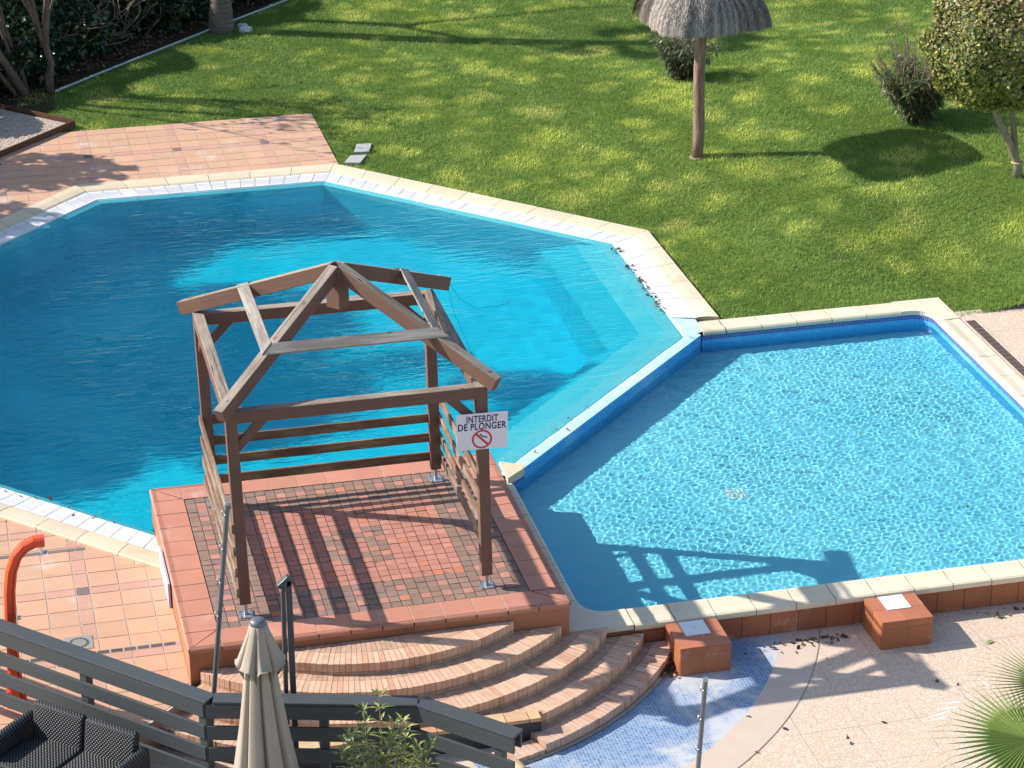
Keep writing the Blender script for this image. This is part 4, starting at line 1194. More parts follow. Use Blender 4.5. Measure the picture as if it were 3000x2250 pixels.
t = MB(); t.tube([(-1.345, .02, 1.735), (-1.335, .02, 1.70), (-1.325, .02, 1.67)], [.012, .014, .016], 10); t.tube([(-1.322, .02, 1.672), (-1.315, .02, 1.655)], [.022, .04], 14)
obj('shower_head', t, M['chrome'], SW, smooth=False)
t = MB(); t.tube([(-1.62, -.01, 1.12 - .12), (-1.585, -.02, 1.0)], [.02, .024], 12); obj('tap', t, M['chrome'], SW)

# ------------------------------------------------------------------ leaves and plants
def leaves_np(C, size, cols, up=.4, elong=1.6, seed=1, nrm=None):
    """rhombus leaves, folded a little along the rib (two triangles)"""
    r = np.random.default_rng(seed); n = len(C)
    N = r.normal(0, 1, (n, 3)); N[:, 2] += up * 2
    if nrm is not None: N = N * .75 + nrm * 1.3
    N /= np.linalg.norm(N, axis=1)[:, None]
    T = np.cross(N, r.normal(0, 1, (n, 3))); T /= np.linalg.norm(T, axis=1)[:, None]; B = np.cross(N, T)
    s = (size * r.uniform(.6, 1.35, n))[:, None]
    a = C + T * s * elong * .5; b = C - T * s * elong * .5; c = C + B * s * .5 + N * s * .12; d = C - B * s * .5 + N * s * .12
    V = np.stack([a, c, b, d], 1).reshape(-1, 3); i = np.arange(n) * 4
    F = np.concatenate([np.stack([i, i + 1, i + 2], -1), np.stack([i, i + 2, i + 3], -1)])
    return V, F, np.concatenate([cols, cols])
def palette(n, choices, weights, seed, var=.3):
    r = np.random.default_rng(seed); ch = np.array(choices, float); k = r.choice(len(ch), n, p=np.array(weights) / sum(weights))
    return ch[k] * r.uniform(1 - var, 1 + var, (n, 1))
def branch_tree(mb, p, d, length, rad, depth, spread=.5, tips=None, droop=0.0, rnd=None, bend=.12):
    rnd = rnd or random
    pts = [p]; dd = Vector(d).normalized(); n = 5; rr = [rad]
    for i in range(n):
        dd = (dd + Vector((rnd.uniform(-bend, bend), rnd.uniform(-bend, bend), rnd.uniform(-bend, bend) * .5 - droop))).normalized()
        pts.append(pts[-1] + dd * (length / n)); rr.append(rad * (1 - .45 * (i + 1) / n))
    mb.tube(pts, rr, 6 if rad < .03 else 9)
    if tips is not None: tips.extend(pts[2:])
    if depth == 0: return
    k = rnd.randint(2, 3)
    for i in range(k):
        nd = (dd + Vector((rnd.uniform(-1, 1), rnd.uniform(-1, 1), rnd.uniform(-.3, .7))) * spread).normalized()
        branch_tree(mb, pts[-1 - (i % 2)], nd, length * rnd.uniform(.55, .8), rr[-1] * .75, depth - 1, spread, tips, droop, rnd, bend)

# hedge along the back left
def make_hedge():
    H = thing('ivy_hedge', 'tall dark green hedge in shade along the back left lawn edge', 'hedge', (0, 20.5, 0))
    e = np.array([q, q]); nrm = np.array([q, -q]); base = np.array([-.55, 19.95])
    r = np.random.default_rng(2); n = 60000
    s = r.uniform(-9, 13, n); u = r.random(n) ** .95 * 3.0      # u: length up the leaning face
    wob = .14 * np.sin(s * 1.7) + .10 * np.sin(s * 4.3 + 1)
    HF = .80
    z = np.where(u < HF, u, HF + (u - HF) * .60) + wob * (u > .5) + r.normal(0, .03, n)
    back = np.where(u < HF, 0, -(u - HF) * .80)
    bare = np.exp(-((s - 2.6) / .9) ** 2)
    dep = .16 * np.sin(s * 3.1 + z * 2) + .12 * np.sin(s * 7 - z * 5) + .12 * np.abs(r.normal(0, 1, n)) - .30 * bare + back
    keep = r.random(n) > .72 * bare * (z < 1.3)
    C = np.stack([base[0] + e[0] * s + nrm[0] * dep, base[1] + e[1] * s + nrm[1] * dep, z], -1)[keep]
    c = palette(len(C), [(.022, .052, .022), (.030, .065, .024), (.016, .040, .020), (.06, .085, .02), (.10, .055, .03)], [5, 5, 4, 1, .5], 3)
    V, F, cc = leaves_np(C, .085, c, .2, 1.3, 4)
    np_obj('foliage', V, F, M['leafg'], cc, H)
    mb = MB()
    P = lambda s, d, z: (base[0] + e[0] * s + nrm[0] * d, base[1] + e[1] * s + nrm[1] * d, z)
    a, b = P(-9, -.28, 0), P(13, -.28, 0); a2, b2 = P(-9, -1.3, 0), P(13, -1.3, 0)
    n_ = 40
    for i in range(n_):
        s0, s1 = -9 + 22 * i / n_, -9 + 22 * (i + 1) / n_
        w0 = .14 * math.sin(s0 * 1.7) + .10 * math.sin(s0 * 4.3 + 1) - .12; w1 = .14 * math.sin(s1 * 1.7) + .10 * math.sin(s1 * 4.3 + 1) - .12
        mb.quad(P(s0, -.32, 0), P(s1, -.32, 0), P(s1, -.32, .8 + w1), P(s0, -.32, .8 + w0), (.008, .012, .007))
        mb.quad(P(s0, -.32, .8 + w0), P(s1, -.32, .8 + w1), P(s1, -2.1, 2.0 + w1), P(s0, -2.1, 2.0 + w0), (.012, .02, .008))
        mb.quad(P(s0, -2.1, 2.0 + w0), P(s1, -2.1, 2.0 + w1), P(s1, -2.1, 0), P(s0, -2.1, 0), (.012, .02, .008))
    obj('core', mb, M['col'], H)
    mb = MB()
    for i in range(90):
        s0 = 2.6 + r.normal(0, .75); p = Vector(P(s0, -.15 + r.uniform(-.1, .18), r.uniform(0, .7)))
        pts = [p]
        dd = Vector((r.normal(0, .5), r.normal(0, .5), r.uniform(.2, 1.2)))
        for k in range(4): dd += Vector((r.normal(0, .45), r.normal(0, .45), r.normal(0, .3))); pts.append(pts[-1] + dd.normalized() * .16)
        mb.tube(pts, .007, 5)
    obj('dry_stems', mb, M['twig'], H)
make_hedge()
so_ = MB()
so_.poly([(-8, 11.9, .0 - .02), (-.15, 19.55, -.02), (9.0, 28.6, -.02), (8.0, 29.6, -.02), (-9, 12.9, -.02)], (1, 1, 1))
so_.poly([(-.9, 17.6, -.018), (.0, 18.75, -.018), (.02, 19.62, -.018), (-.2, 19.9, -.018), (-2.4, 17.9, -.018)], (1, 1, 1))
tag(obj('soil', so_, M['soil']), kind='structure')
# dry leaves lying on the soil
def litter(name, label, pts, size, seed, cols, zoff=.006):
    C = np.array(pts); c = palette(len(C), cols, [1] * len(cols), seed, .4)
    V, F, cc = leaves_np(C, size, c, 1.3, 1.7, seed)
    tag(np_obj(name, V, F, M['leaf'], cc), label, 'leaves', kind='stuff')
r = np.random.default_rng(77)
pts = []
for k in range(1500):
    s = r.uniform(-2, 9); d = r.uniform(-.15, .5); pts.append((-.55 + q * s + q * d, 19.95 + q * s - q * d, -.005 + r.uniform(0, .02)))
BRN = [(.13, .075, .04), (.20, .12, .06), (.07, .045, .03), (.26, .17, .08)]
litter('leaf_litter', 'dry brown leaves scattered on the soil under the hedge', pts, .05, 3, BRN)
pts = []
UR0, UR1 = octo(.6)[7], octo(.6)[0]; RT0, RT1 = octo(.63)[6], octo(.63)[7]
for k in range(60):
    t = .30 + .62 * r.beta(1.2, 1.2); p = lerp(RT1, RT0, t); pts.append((p[0] + r.normal(0, .025) - .01, p[1] + r.normal(0, .02), -.014 + r.uniform(0, .008)))
for k in range(14): pts.append((7.40 + r.normal(0, .08), 10.25 + r.normal(0, .05), -.012))
for k in range(12):
    p = lerp(octo(.6)[3], octo(.6)[4], r.uniform(.35, .75)); pts.append((p[0] + r.normal(0, .04), p[1] + r.normal(0, .04), -.01))
for (px, py) in ((5.0, 4.85), (5.15, 4.75), (5.25, 5.05), (4.62, 4.25), (7.45, 7.05), (6.4, 6.2), (5.55, 5.3)): pts.append((px, py, -.012))
litter('leaf_litter', 'small brown leaves washed up along the white grille of the large pool', pts, .038, 5, BRN)
pts = []
for k in range(200): pts.append((4.82 + r.normal(0, .06), -.30 + r.normal(0, .10), -.34 + r.uniform(0, .03)))
for k in range(55): pts.append((6.45 + r.normal(0, .30), -.10 + abs(r.normal(0, .10)) * -1, -.343 + r.uniform(0, .012)))
for k in range(22): pts.append((9.0 + r.normal(0, .5), .0 - abs(r.normal(0, .07)), -.343 + r.uniform(0, .01)))
for k in range(13): pts.append((r.uniform(5.2, 9.5), r.uniform(-2.4, -.3), -.342))
litter('leaf_litter', 'dark leaf debris at the foot of the pool wall beside the tiled blocks', pts, .035, 6, BRN)
t = MB()
for (x, y, a) in ((8.32, -.62, .35),):
    c, s_ = math.cos(a), math.sin(a)
    t.poly([(x + c * u - s_ * v, y + s_ * u + c * v, -.343 + w) for u, v, w in ((-.06, 0, .002), (-.02, -.018, .012), (.03, -.016, .012), (.06, .006, .004), (.02, .018, .012), (-.03, .014, .010))], (.30, .36, .10))
tag(obj('fallen_leaf', t, M['leaf']), 'single yellow-green leaf lying on the beige paving', 'leaf')
pts = [(8.7, 4.1, -.176), (9.2, 2.0, -.176), (9.9, 1.9, -.176), (8.95, 3.1, -.176)]
litter('floating_leaf', 'few small leaves floating on the shallow square pool', pts, .05, 8, BRN)

# white edging pipe and stones
t = MB(); t.tube([(.06, 19.50, .02), (1.2, 20.66, .02), (2.9, 22.33, .02), (4.0, 23.40, .02), (4.95, 24.3, .02), (6.5, 25.8, .02)], .018, 7)
tag(obj('edging_pipe', t, M['pipe']), 'thin pale pipe edging the lawn in front of the hedge', 'pipe')
def rock(mb, c, s, seed, col):
    r = np.random.default_rng(seed); n = 10; vs = []; fs = []
    for i in range(6):
        for j in range(n):
            a = 2 * PI * j / n; p = PI * (i + .5) / 6; k = 1 + r.uniform(-.22, .22)
            vs.append((c[0] + s[0] * math.sin(p) * math.cos(a) * k, c[1] + s[1] * math.sin(p) * math.sin(a) * k, c[2] + s[2] * math.cos(p) * k))
    for i in range(5):
        for j in range(n): a = i * n + j; b = i * n + (j + 1) % n; fs.append((a, a + n, b + n, b))
    fs.append(tuple(range(n))); fs.append(tuple(range(6 * n - 1, 5 * n - 1, -1)))
    mb.add(vs, fs, col)
t = MB(); rock(t, (3.74, 22.32, .03), (.13, .09, .07), 3, (.62, .62, .60)); tag(obj('rock', t, M['col']), 'white rock beside the foot of the thick trunk', 'rock')
t = MB(); rock(t, (3.72, 22.62, .02), (.10, .06, .05), 5, (.50, .52, .52)); tag(obj('rock', t, M['col']), 'flat grey rock on the edging pipe behind the white rock', 'rock')

# gravel bed and its rusty steel edge
gv = MB(); gv.poly([z3(p, .03) for p in ((.22, 17.62), (-.95, 18.78), (-9, 18.78), (-9, 8.5))])
tag(obj('gravel', gv, M['gravel']), 'pale gravel filling the steel edged bed', 'gravel', kind='stuff')
t = MB(); t.beam((.25, 17.65, .03), (-9, 8.4, .03), .02, .14); t.beam((.25, 17.65, .03), (-1.2, 19.1, .03), .02, .14)
tag(obj('steel_edging', t, M['rust']), 'rusty steel edge around the gravel bed', 'edging')
# stepping stones
for k, (P, lab) in enumerate((([(4.56, 15.60), (4.80, 15.58), (4.69, 15.21), (4.45, 15.23)], 'square grey slab in the lawn, farther from the pool of the two'), ([(4.37, 15.10), (4.62, 15.06), (4.45, 14.72), (4.21, 14.78)], 'square grey slab in the lawn next to the pool coping'))):
    t = MB(); flat(t, P[::-1], .018, (.55, .55, .53), .06); tag(obj('stepping_stone', t, M['concrete'], bevel=.006), lab, 'slab', 'stepping stones in the lawn')

# ------------------------------------------------------------------ thatched parasol
BX, BY = 9.45, 13.03; BZ = float(lawn_h(BX, BY)) - .03
TP = thing('thatched_parasol', 'grey thatched parasol on a log pole in the lawn', 'parasol', (BX, BY, BZ))
t = MB(); r = np.random.default_rng(6)
t.tube([(BX + .012 * math.sin(k), BY, BZ + 2.6 * k / 9) for k in range(10)], [.092, .088, .09, .086, .088, .087, .084, .082, .082, .082], 16)
obj('pole', t, M['pole'], TP, smooth=True)
t = MB(); t.tube([(BX, BY, BZ - .01), (BX, BY, BZ + .012)], .115, 14, (.45, .36, .26)); obj('base', t, M['stone'], TP)
def thatch_mesh():
    r = np.random.default_rng(12); n = 15000; ZR = BZ + 2.33
    th = r.uniform(0, 2 * PI, n); k = (np.abs(np.cos(th - .12)) ** 4.5 + np.abs(np.sin(th - .12)) ** 4.5) ** (-1 / 4.5)
    Rr = .89 * k * (1 + .012 * np.sin(th * 17) + .02 * np.sin(th * 7 + 1))
    t0 = r.uniform(.12, .95, n); ln = r.uniform(.28, .55, n); t1 = np.minimum(t0 + ln, 1.0 + r.normal(.03, .022, n))
    drop = .50 + .03 * np.sin(th * 11)
    def P(t, lift):
        ph = np.clip(t, 0, 1.12) * R(82); rr = Rr * np.sin(ph) / math.sin(R(82)); return np.stack([BX + rr * np.cos(th), BY + rr * np.sin(th), ZR - .16 + .80 * np.cos(ph) - .12 * np.clip(t - .85, 0, 1) + lift], -1)
    l0 = r.uniform(0, .02, n); l1 = r.uniform(0.0, .03, n) + .008 * np.sin(th * 23)
    A, Bq = P(t0, l0), P(t1, l1); C = (A + Bq) / 2 + np.array([0, 0, .012])
    sdv = np.stack([-np.sin(th), np.cos(th), np.zeros(n)], -1) * r.uniform(.004, .009, n)[:, None]
    V = np.stack([A - sdv, A + sdv, Bq + sdv * .7, Bq - sdv * .7], 1).reshape(-1, 3); F = np.arange(n * 4).reshape(-1, 4)
    g_ = r.uniform(.35, 1.3, n) * (.6 + .5 * np.sin(th * 19 + 2 * np.sin(th * 5)) ** 2); c = np.array([.40, .34, .29]) * g_[:, None]
    np_obj('thatch', V, F, M['col'], c, TP)
    mb = MB(); m = 48; prof = [(.04, .58), (.35, .53), (.62, .38), (.82, .15), (.93, -.10), (.86, -.12), (.5, .2), (.05, .4)]
    vs = []
    for (t, z) in prof:
        for j in range(m):
            a = 2 * PI * j / m; k = (abs(math.cos(a - .12)) ** 4.5 + abs(math.sin(a - .12)) ** 4.5) ** (-1 / 4.5); rr = .88 * t * k
            vs.append((BX + rr * math.cos(a), BY + rr * math.sin(a), ZR + z))
    fs = [(i * m + j, i * m + (j + 1) % m, (i + 1) * m + (j + 1) % m, (i + 1) * m + j) for i in range(len(prof) - 1) for j in range(m)]
    mb.add(vs, fs, (.12, .10, .09)); obj('thatch_base', mb, M['col'], TP)
thatch_mesh()

# ------------------------------------------------------------------ topiary tree, right
TX, TY = 13.52, 10.25; TZ = float(lawn_h(TX, TY)) - .03
TT = thing('topiary_tree', 'clipped round tree with yellow-green crown and forked leaning trunk', 'tree', (TX, TY, TZ))
t = MB()
t.tube([(TX, TY, TZ - .05), (TX - .02, TY, TZ + .2), (TX - .18, TY + .0, TZ + .55), (TX - .40, TY + .02, TZ + .95), (TX - .60, TY + .05, TZ + 1.5)], [.078, .064, .056, .05, .04], 10)
t.tube([(TX - .06, TY + .02, TZ + .35), (TX - .12, TY + .05, TZ + .8), (TX - .20, TY + .1, TZ + 1.3)], [.05, .045, .035], 9)
obj('trunk', t, M['palebark'], TT, smooth=True)
t = MB(); t.tube([(TX - .03 + .078 * math.cos(a), TY + .078 * math.sin(a), TZ + .235) for a in [2 * PI * i / 14 for i in range(15)]], .012, 6, caps=False); obj('rope_tie', t, M['cord'], TT)
def clipped_crown():
    r = np.random.default_rng(31); n = 34000
    c0 = np.array([TX - .34, TY + .3, TZ + 1.93]); ax = np.array([1.06, 1.0, .95])
    d = r.normal(0, 1, (n, 3)); d /= np.linalg.norm(d, axis=1)[:, None]
    lump = 1 + .07 * np.sin(d[:, 0] * 7 + 1) * np.sin(d[:, 1] * 6) + .04 * np.sin(d[:, 0] * 13 + d[:, 2] * 9) + .05 * np.sin(d[:, 2] * 9 + d[:, 0] * 5)
    k = np.clip(1 - np.abs(r.normal(0, .07, n)) + r.normal(0, .012, n), .6, 1.04) * lump
    C = c0 + d * ax * k[:, None]
    C[:, 2] = np.where(d[:, 2] < -.72, c0[2] - .72 * ax[2] + r.normal(0, .05, n), C[:, 2])
    c = palette(n, [(.22, .26, .06), (.15, .21, .05), (.30, .31, .08), (.50, .44, .07), (.34, .27, .13), (.28, .22, .11)], [5, 4.5, 3.5, 1.3, 1.0, 1.0], 32, .22)
    tp = np.clip(d[:, 2] * 1.2 - .1, 0, 1)[:, None]
    dry = (r.random(n) < .45 * tp[:, 0]); c[dry] = np.array([.38, .29, .15]) * r.uniform(.6, 1.2, (dry.sum(), 1))
    V, F, cc = leaves_np(C, .048, c, .15, 1.35, 33, d)
    np_obj('crown', V, F, M['leaf'], cc, TT)
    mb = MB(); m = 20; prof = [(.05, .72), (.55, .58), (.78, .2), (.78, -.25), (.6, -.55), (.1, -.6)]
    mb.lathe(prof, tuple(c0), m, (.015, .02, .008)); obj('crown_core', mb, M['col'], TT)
    tw = MB()
    for i in range(260):
        dd = r.normal(0, 1, 3); dd[2] = abs(dd[2]); dd /= np.linalg.norm(dd); p = c0 + dd * ax * .93; e = p + (dd + r.normal(0, .4, 3)) * .10
        tw.tube([tuple(p), tuple(e)], .004, 4)
    obj('twig_growth', tw, M['twig'], TT)['kind'] = 'stuff'
clipped_crown()

# ------------------------------------------------------------------ shrubs on the lawn
def lance(mb, p, d, L, w, col, droop=.3, rnd=random):
    """one narrow lance-shaped leaf with a folded rib"""
    d = Vector(d).normalized(); sd = d.cross(Vector((0, 0, 1))); sd = sd.normalized() if sd.length > .05 else Vector((1, 0, 0)); up = sd.cross(d)
    a = Vector(p); m = a + d * L * .45 - up * 0; e = a + d * L - Vector((0, 0, 1)) * L * droop; m = m - Vector((0, 0, 1)) * L * droop * .2
    mb.add([a, m + sd * w + up * w * .35, e, m - sd * w + up * w * .35, m], [(0, 1, 4), (1, 2, 4), (2, 3, 4), (3, 0, 4)], col)
def shrub(name, label, loc, ns, hgt, spread, leafcol, twigs_top, nl, seed, LL=.13, lean=(0, 0)):
    rnd = random.Random(seed); o = thing(name, label, 'shrub', loc)
    st = MB(); lf = MB()
    for i in range(ns):
        a = rnd.uniform(0, 2 * PI); rr = rnd.uniform(0, .18); p = Vector((loc[0] + rr * math.cos(a), loc[1] + rr * math.sin(a), loc[2] - .03))
        d = Vector((math.cos(a) * rnd.uniform(.1, spread) + lean[0], math.sin(a) * rnd.uniform(.1, spread) + lean[1], 1)).normalized(); h = hgt * rnd.uniform(.6, 1.08)
        pts = [p]; 
        for k in range(5): d = (d + Vector((rnd.uniform(-.14, .14), rnd.uniform(-.14, .14), .03))).normalized(); pts.append(pts[-1] + d * h / 5)
        st.tube(pts, [.011, .010, .009, .008, .006, .004], 5)
        for k in range(3):          # side twigs
            q_ = pts[rnd.randint(2, 5)]; e = q_ + (d + Vector((rnd.uniform(-.8, .8), rnd.uniform(-.8, .8), rnd.uniform(0, .6)))).normalized() * rnd.uniform(.1, .25); st.tube([q_, e], .0045, 4)
        for k in range(nl):
            t = rnd.random() ** (1.0 if not twigs_top else .8); t = t * (1.0 if not twigs_top else .72)
            f = t * 5; i0 = min(4, int(f)); q_ = pts[i0].lerp(pts[i0 + 1], f - i0)
            dd = Vector((rnd.uniform(-1, 1), rnd.uniform(-1, 1), rnd.uniform(-.3, 1)))
            c = jit(rnd.choice(leafcol), .3); lance(lf, q_ + dd * .03, dd, LL * rnd.uniform(.6, 1.2), LL * .12, c, .3, rnd)
    obj('stems', st, M['twig'], o); obj('foliage', lf, M['leafg'], o)
    return o
gx, gy = 13.10, 13.08
shrub('oleander_shrub', 'twiggy dry oleander bush beside the clipped round tree', (gx, gy, float(lawn_h(gx, gy))), 95, 1.36, .95, [(.09, .15, .05), (.14, .20, .07), (.24, .16, .09), (.20, .24, .11), (.07, .12, .04)], True, 80, 5, .15, (-.10, 0))
gx, gy = 10.40, 16.72
shrub('oleander_shrub', 'small leafy bush on the lawn behind the thatched parasol pole', (gx, gy, float(lawn_h(gx, gy))), 40, .95, .85, [(.10, .13, .055), (.16, .18, .085), (.22, .22, .13), (.06, .09, .04)], False, 40, 9, .16)

# ------------------------------------------------------------------ trees at the back left
def stems_tree(label, base, stems, seed, leafy_=True):
    rnd = random.Random(seed); o = thing('multi_stem_tree', label, 'tree', base, 'bare multi-stemmed trees at the lawn corner')
    t = MB(); tips = []
    for (pts, rad) in stems:
        P = [Vector(p) for p in pts]; n = len(P)
        t.tube(P, [rad * (1 - .4 * i / (n - 1)) for i in range(n)], 9)
        d = (P[-1] - P[-2]).normalized()
        for k in range(3):
            nd = (d + Vector((rnd.uniform(-.5, .5), rnd.uniform(-.5, .5), rnd.uniform(-.1, .4)))).normalized()
            branch_tree(t, P[-1] - d * .1 * k, nd, rnd.uniform(1.0, 1.6), rad * .45, 2, .5, tips, 0, rnd)
    obj('trunk', t, M['bark'], o, smooth=True)
    if leafy_:
        r = np.random.default_rng(seed); C = np.array([tuple(p) for p in tips for _ in range(3)]) + r.normal(0, .12, (len(tips) * 3, 3)); C = C[r.random(len(C)) < leafy_]
        c = palette(len(C), [(.06, .10, .03), (.10, .14, .04), (.2, .2, .06)], [3, 2, 1], seed)
        V, F, cc = leaves_np(C, .09, c, .3, 1.5, seed + 1); np_obj('foliage', V, F, M['leaf'], cc, o)
    return o
stems_tree('forked two-stem tree at the near end of the pale edging pipe', (-.03, 19.55, 0),
           [([(-.03, 19.55, -.05), (-.02, 19.52, .30), (.03, 19.52, .52), (-.06, 19.55, .95)], .085),
            ([(-.06, 19.55, .85), (-.14, 19.55, 1.15), (-.22, 19.55, 1.75), (-.32, 19.6, 2.6)], .060),
            ([(-.06, 19.55, .80), (.0, 19.55, 1.2), (.06, 19.55, 1.75), (.10, 19.5, 2.7)], .066)], 41, .04)
stems_tree('many-stemmed tree leaning left over the gravel bed', (-.45, 19.55, 0),
           [([(-.42, 19.5, -.05), (-.62, 19.45, .35), (-.86, 19.4, .85), (-1.02, 19.35, 1.5), (-1.2, 19.3, 2.6)], .085),
            ([(-.50, 19.6, -.05), (-.62, 19.62, .6), (-.78, 19.65, 1.3), (-.92, 19.7, 2.2)], .045),
            ([(-.40, 19.65, -.05), (-.50, 19.7, .5), (-.70, 19.75, 1.2), (-.86, 19.8, 2.4)], .055),
            ([(-.55, 19.5, -.05), (-.9, 19.4, .5), (-1.3, 19.3, 1.2), (-1.7, 19.2, 2.2)], .05)], 43, .22)
# thick palm trunk
PT = thing('palm_tree', 'thick grey palm trunk rising in front of the hedge', 'tree', (3.30, 22.50, 0))
t = MB(); n = 40; pts = []; rr = []
for i in range(n):
    z = i * .14 - .05; pts.append((3.30 + .004 * i, 22.50, z)); rr.append((.20 + .10 * max(0, 1 - z / .5) * .4) * (1 + .03 * (i % 2)))
t.tube(pts, rr, 18); obj('trunk', t, M['palmbark'], PT, smooth=True)
def fan(mb, c, d, upv, L, nseg, span, col, rnd, droop=.25, split=.5):
    """fan palm blade: pleated ribs joined near the hub, free tips"""
    d = Vector(d).normalized(); s = d.cross(Vector(upv)).normalized(); u = s.cross(d).normalized(); c = Vector(c)
    for i in range(nseg):
        a0 = -span / 2 + span * i / nseg; a1 = -span / 2 + span * (i + 1) / nseg; am = (a0 + a1) / 2
        ll = L * (.80 + .20 * math.cos(am * .9)) * rnd.uniform(.93, 1.05)
        dm = d * math.cos(am) + s * math.sin(am); d0 = d * math.cos(a0) + s * math.sin(a0); d1 = d * math.cos(a1) + s * math.sin(a1)
        sp_ = ll * split
        k = jit(col, .16); tip = c + dm * ll - Vector((0, 0, 1)) * (ll * droop * rnd.uniform(.4, 1.5)) + s * rnd.uniform(-.02, .02)
        md = c + dm * sp_ + u * (.016 * L / .8); mid = c + dm * (ll * .78) - Vector((0, 0, 1)) * (ll * droop * .28) + u * .01
        p0 = c + d0 * sp_; p1 = c + d1 * sp_
        mb.add([c, p0, md, p1, mid, tip], [(0, 1, 2), (0, 2, 3), (1, 4, 2), (2, 4, 3)], k)
        w = .004 * L / .8; mb.add([mid - s * w, mid + s * w, tip], [(0, 1, 2)], lerp(k, (.36, .27, .10), .7))
rnd = random.Random(17); cr = MB(); stm = MB()
top = Vector(pts[-1])
for i in range(26):
    a = i * 2.4; el = rnd.uniform(-.3, 1.1); dd = Vector((math.cos(a) * math.cos(el), math.sin(a) * math.cos(el), math.sin(el))); hub = top + dd * rnd.uniform(.7, 1.0)
    stm.tube([top, hub], .015, 5); fan(cr, hub, dd, (0, 0, 1), .8, 30, 4.2, (.08, .13, .04), rnd)
obj('crown', cr, M['leafg'], PT); obj('leaf_stalks', stm, M['leafg'], PT)
# bare tree whose limbs throw their shadow across the back lawn
BT = thing('bare_tree', 'leafless tree behind the hedge, its shadow lying on the back lawn', 'tree', (1.9, 24.0, 0))
t = MB(); rnd = random.Random(8)
t.tube([(1.9, 24.0, -.1), (1.88, 24.0, 1.5), (1.95, 24.0, 3.0), (1.9, 24.02, 3.6)], [.14, .12, .11, .09], 10)
branch_tree(t, Vector((1.9, 24.02, 3.5)), (.25, .5, 1), 1.7, .07, 2, .42, None, 0, rnd, .16)
branch_tree(t, Vector((1.92, 24.0, 3.3)), (.1, -.6, .8), 1.5, .08, 2, .42, None, 0, rnd, .16)
obj('trunk', t, M['bark'], BT)

# ------------------------------------------------------------------ shade trees left of the picture
def shade_tree(label, base, clumps, seed, n=3900, size=.22):
    rnd = random.Random(seed); r = np.random.default_rng(seed)
    o = thing('shade_tree', label, 'tree', base, 'leafy shade trees left of the pool')
    t = MB(); b = Vector(base); hub = b + Vector((0, 0, 2.6))
    t.tube([b - Vector((0, 0, .1)), b + Vector((.05, 0, 1.3)), hub], [.26, .2, .17], 10)
    Cs = []
    for (cx_, cy_, cz_, rx, ry, rz, f) in clumps:
        c = Vector((cx_, cy_, cz_)); mid = hub.lerp(c, .5) + Vector((rnd.uniform(-.3, .3), rnd.uniform(-.3, .3), .3))
        t.tube([hub, mid, c], [.11, .07, .03], 7)
        m = int(n * f); d = r.normal(0, 1, (m, 3)); d /= np.linalg.norm(d, axis=1)[:, None]; k = r.random(m) ** .4
        Cs.append(np.array([cx_, cy_, cz_]) + d * np.array([rx, ry, rz]) * k[:, None])
    obj('trunk', t, M['bark'], o)
    C = np.concatenate(Cs); c = palette(len(C), [(.05, .09, .025), (.08, .12, .03)], [1, 1], seed)
    V, F, cc = leaves_np(C, size, c, .4, 1.5, seed); np_obj('crown', V, F, M['leaf'], cc, o)
shade_tree('broad leafy tree left of the pool that shades its water', (-9.4, 12.4, -.4),
           [(-8.9, 12.6, 6.2, 2.3, 2.3, 1.2, .55), (-10.6, 10.9, 5.6, 1.6, 1.6, 1.0, .45), (-7.3, 14.4, 5.9, 1.3, 1.2, .9, .35), (-9.6, 15.0, 6.6, 1.5, 1.4, .9, .4), (-7.3, 11.0, 5.4, 1.1, 1.0, .7, .25), (-6.2, 12.9, 5.2, .8, .6, .4, .1), (-5.6, 11.4, 5.0, .9, .4, .3, .1), (-4.9, 12.3, 5.6, .8, .3, .3, .08), (-5.2, 17.5, 3.5, 1.2, .8, .5, .085), (-6.2, 15.6, 3.6, .9, .8, .45, .06), (-6.6, 11.7, 8.2, 1.2, .4, .35, .08), (-7.4, 12.8, 8.4, .8, .4, .4, .06)], 51)

# ------------------------------------------------------------------ fan palm, lower right
FP = thing('fan_palm', 'fan palm with spiky green leaves reaching into the lower right corner', 'palm', (7.35, -5.3, -.35))
rnd = random.Random(4); t = MB(); t.tube([(7.35, -5.3, -.4), (7.35, -5.3, .2), (7.33, -5.3, .75)], [.20, .17, .16], 12); obj('trunk', t, M['palmbark'], FP)
lf = MB(); sk_ = MB()
hub0 = Vector((7.33, -5.3, .8))
def leaf(hub, d, up, L, n, span, col, dr=.22, split=.55):
    sk_.tube([hub0, (hub0 + Vector(hub)) / 2 + Vector((0, 0, .06)), hub], [.016, .011, .008], 6, (.20, .24, .07)); fan(lf, hub, d, up, L, n, span, col, rnd, dr, split)
leaf((6.60, -5.0, 1.50), (-1, .10, -.08), (.1, -.45, 1), .95, 40, 3.7, (.18, .26, .055), .12, .40)
leaf((6.66, -5.2, .95), (-1, -.1, -.02), (.1, -.35, 1), .78, 38, 3.4, (.26, .31, .07), .18, .45)
leaf((6.84, -4.75, 1.86), (-.9, .5, .12), (.2, -.45, 1), .72, 34, 3.2, (.22, .27, .08), .05, .30)
for i in range(14):
    a = R(-150 + i * 24); 
    if 130 < math.degrees(a) < 215 : continue
    el = rnd.uniform(-.1, .9); dd = Vector((math.cos(a) * math.cos(el), math.sin(a) * math.cos(el), math.sin(el))); leaf(hub0 + dd * .7, dd, (0, 0, 1), .7, 30, 3.6, (.16, .23, .05))
obj('fronds', lf, M['leafg'], FP); obj('leaf_stalks', sk_, M['leafg'], FP)

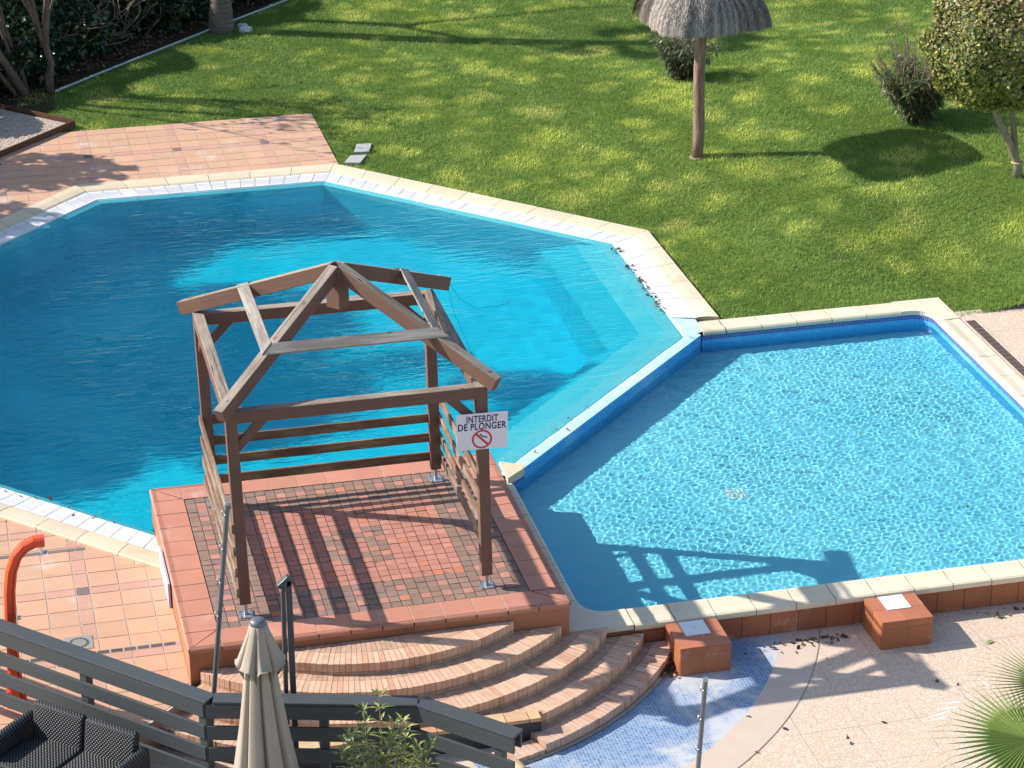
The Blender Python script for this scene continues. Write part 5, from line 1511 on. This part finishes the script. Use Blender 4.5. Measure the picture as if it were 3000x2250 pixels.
# ------------------------------------------------------------------ oleander in front of the railing
OL = thing('oleander_plant', 'leafy oleander with pale narrow leaves growing before the railing', 'plant', (1.30, -3.25, .03))
rnd = random.Random(23); st = MB(); lf = MB()
tips_px = [(1.36, 1.50), (1.04, 1.36), (1.52, 1.36), (1.22, 1.36), (1.74, 1.16), (1.08, 1.18), (1.40, 1.18), (1.60, 1.12), (1.26, 1.08), (1.00, .98), (1.52, .98), (1.12, .92), (1.36, .94), (1.70, .92), (1.22, .82), (1.6, .82), (1.0, .78), (1.44, .78), (1.30, .70), (1.75, .76), (.92, .84), (1.15, 1.30), (1.46, 1.26), (1.66, 1.02), (1.06, 1.06)]
for (x, z) in tips_px:
    y = -3.1 + rnd.uniform(-.28, .12); b = Vector((1.3 + rnd.uniform(-.14, .14), -3.25 + rnd.uniform(-.1, .1), .03)); e = Vector((x, y, z)); m = b.lerp(e, .5) + Vector((rnd.uniform(-.05, .05), 0, .08))
    st.tube([b, m, e], [.009, .007, .004], 6, (.30, .24, .14))
    for ring_ in range(4):
        p = m.lerp(e, .45 + .55 * ring_ / 3); k = 6 if ring_ > 1 else 4
        for j in range(k):
            a = 2 * PI * j / k + ring_ * .9 + rnd.uniform(-.25, .25); elv = .15 + .45 * (ring_ / 3) + rnd.uniform(-.2, .35)
            lance(lf, p, (math.cos(a) * math.cos(elv), math.sin(a) * math.cos(elv), math.sin(elv)), rnd.uniform(.10, .165), rnd.uniform(.012, .017), jit(rnd.choice([(.32, .34, .09), (.26, .30, .075), (.44, .42, .15), (.17, .23, .055)]), .2), .25, rnd)
for i in range(520):            # dense lower leaves
    p = Vector((1.3 + rnd.gauss(0, .22), -3.2 + rnd.gauss(0, .14), rnd.uniform(.15, .78)))
    a = rnd.uniform(0, 6.28); lance(lf, p, (math.cos(a), math.sin(a), rnd.uniform(-.2, .8)), rnd.uniform(.08, .14), .011, jit(rnd.choice([(.08, .13, .03), (.13, .18, .045), (.20, .22, .06)]), .25), .3, rnd)
obj('stems', st, M['palebark'], OL); obj('foliage', lf, M['leafg'], OL)

# ------------------------------------------------------------------ light, sky, camera
EL, AZ = R(34.3), R(157.5)         # sun height; direction to the sun from +X
to_sun = Vector((math.cos(AZ) * math.cos(EL), math.sin(AZ) * math.cos(EL), math.sin(EL)))
Wd = bpy.data.worlds.new('World'); S.world = Wd; Wd.use_nodes = True
nt = Wd.node_tree; sky = nt.nodes.new('ShaderNodeTexSky'); sky.sky_type = 'NISHITA'; sky.sun_disc = False
sky.sun_elevation = EL; sky.sun_rotation = math.atan2(to_sun.x, to_sun.y); sky.altitude = 50; sky.air_density = 1.0; sky.dust_density = 1.0
bg = nt.nodes['Background']; nt.links.new(sky.outputs[0], bg.inputs[0]); bg.inputs[1].default_value = .115
Ld = bpy.data.lights.new('sun', 'SUN'); Ld.energy = 4.1; Ld.angle = R(.5); Ld.color = (1.0, .945, .86); Ld.cycles.is_caustics_light = True
Lo = bpy.data.objects.new('sun', Ld); COL.objects.link(Lo); Lo.rotation_euler = (-to_sun).to_track_quat('-Z', 'Y').to_euler()
cd = bpy.data.cameras.new('camera'); co = bpy.data.objects.new('camera', cd); COL.objects.link(co); S.camera = co
cd.sensor_width = 36; cd.lens = 7100 * 36 / 3000; cd.clip_end = 600; cd.clip_start = .5
co.location = (-1.825, -20.819, 12.868); co.rotation_euler = (R(90 - 24.86), 0, R(-13.81))
S.view_settings.view_transform = 'Standard'; S.view_settings.look = 'None'; S.view_settings.exposure = .74; S.view_settings.gamma = 1
S.render.resolution_x = 1024; S.render.resolution_y = 768
cy = S.cycles
cy.caustics_refractive = True; cy.caustics_reflective = False; cy.sample_clamp_indirect = 4; cy.max_bounces = 8; cy.transmission_bounces = 6
cy.use_denoising = True
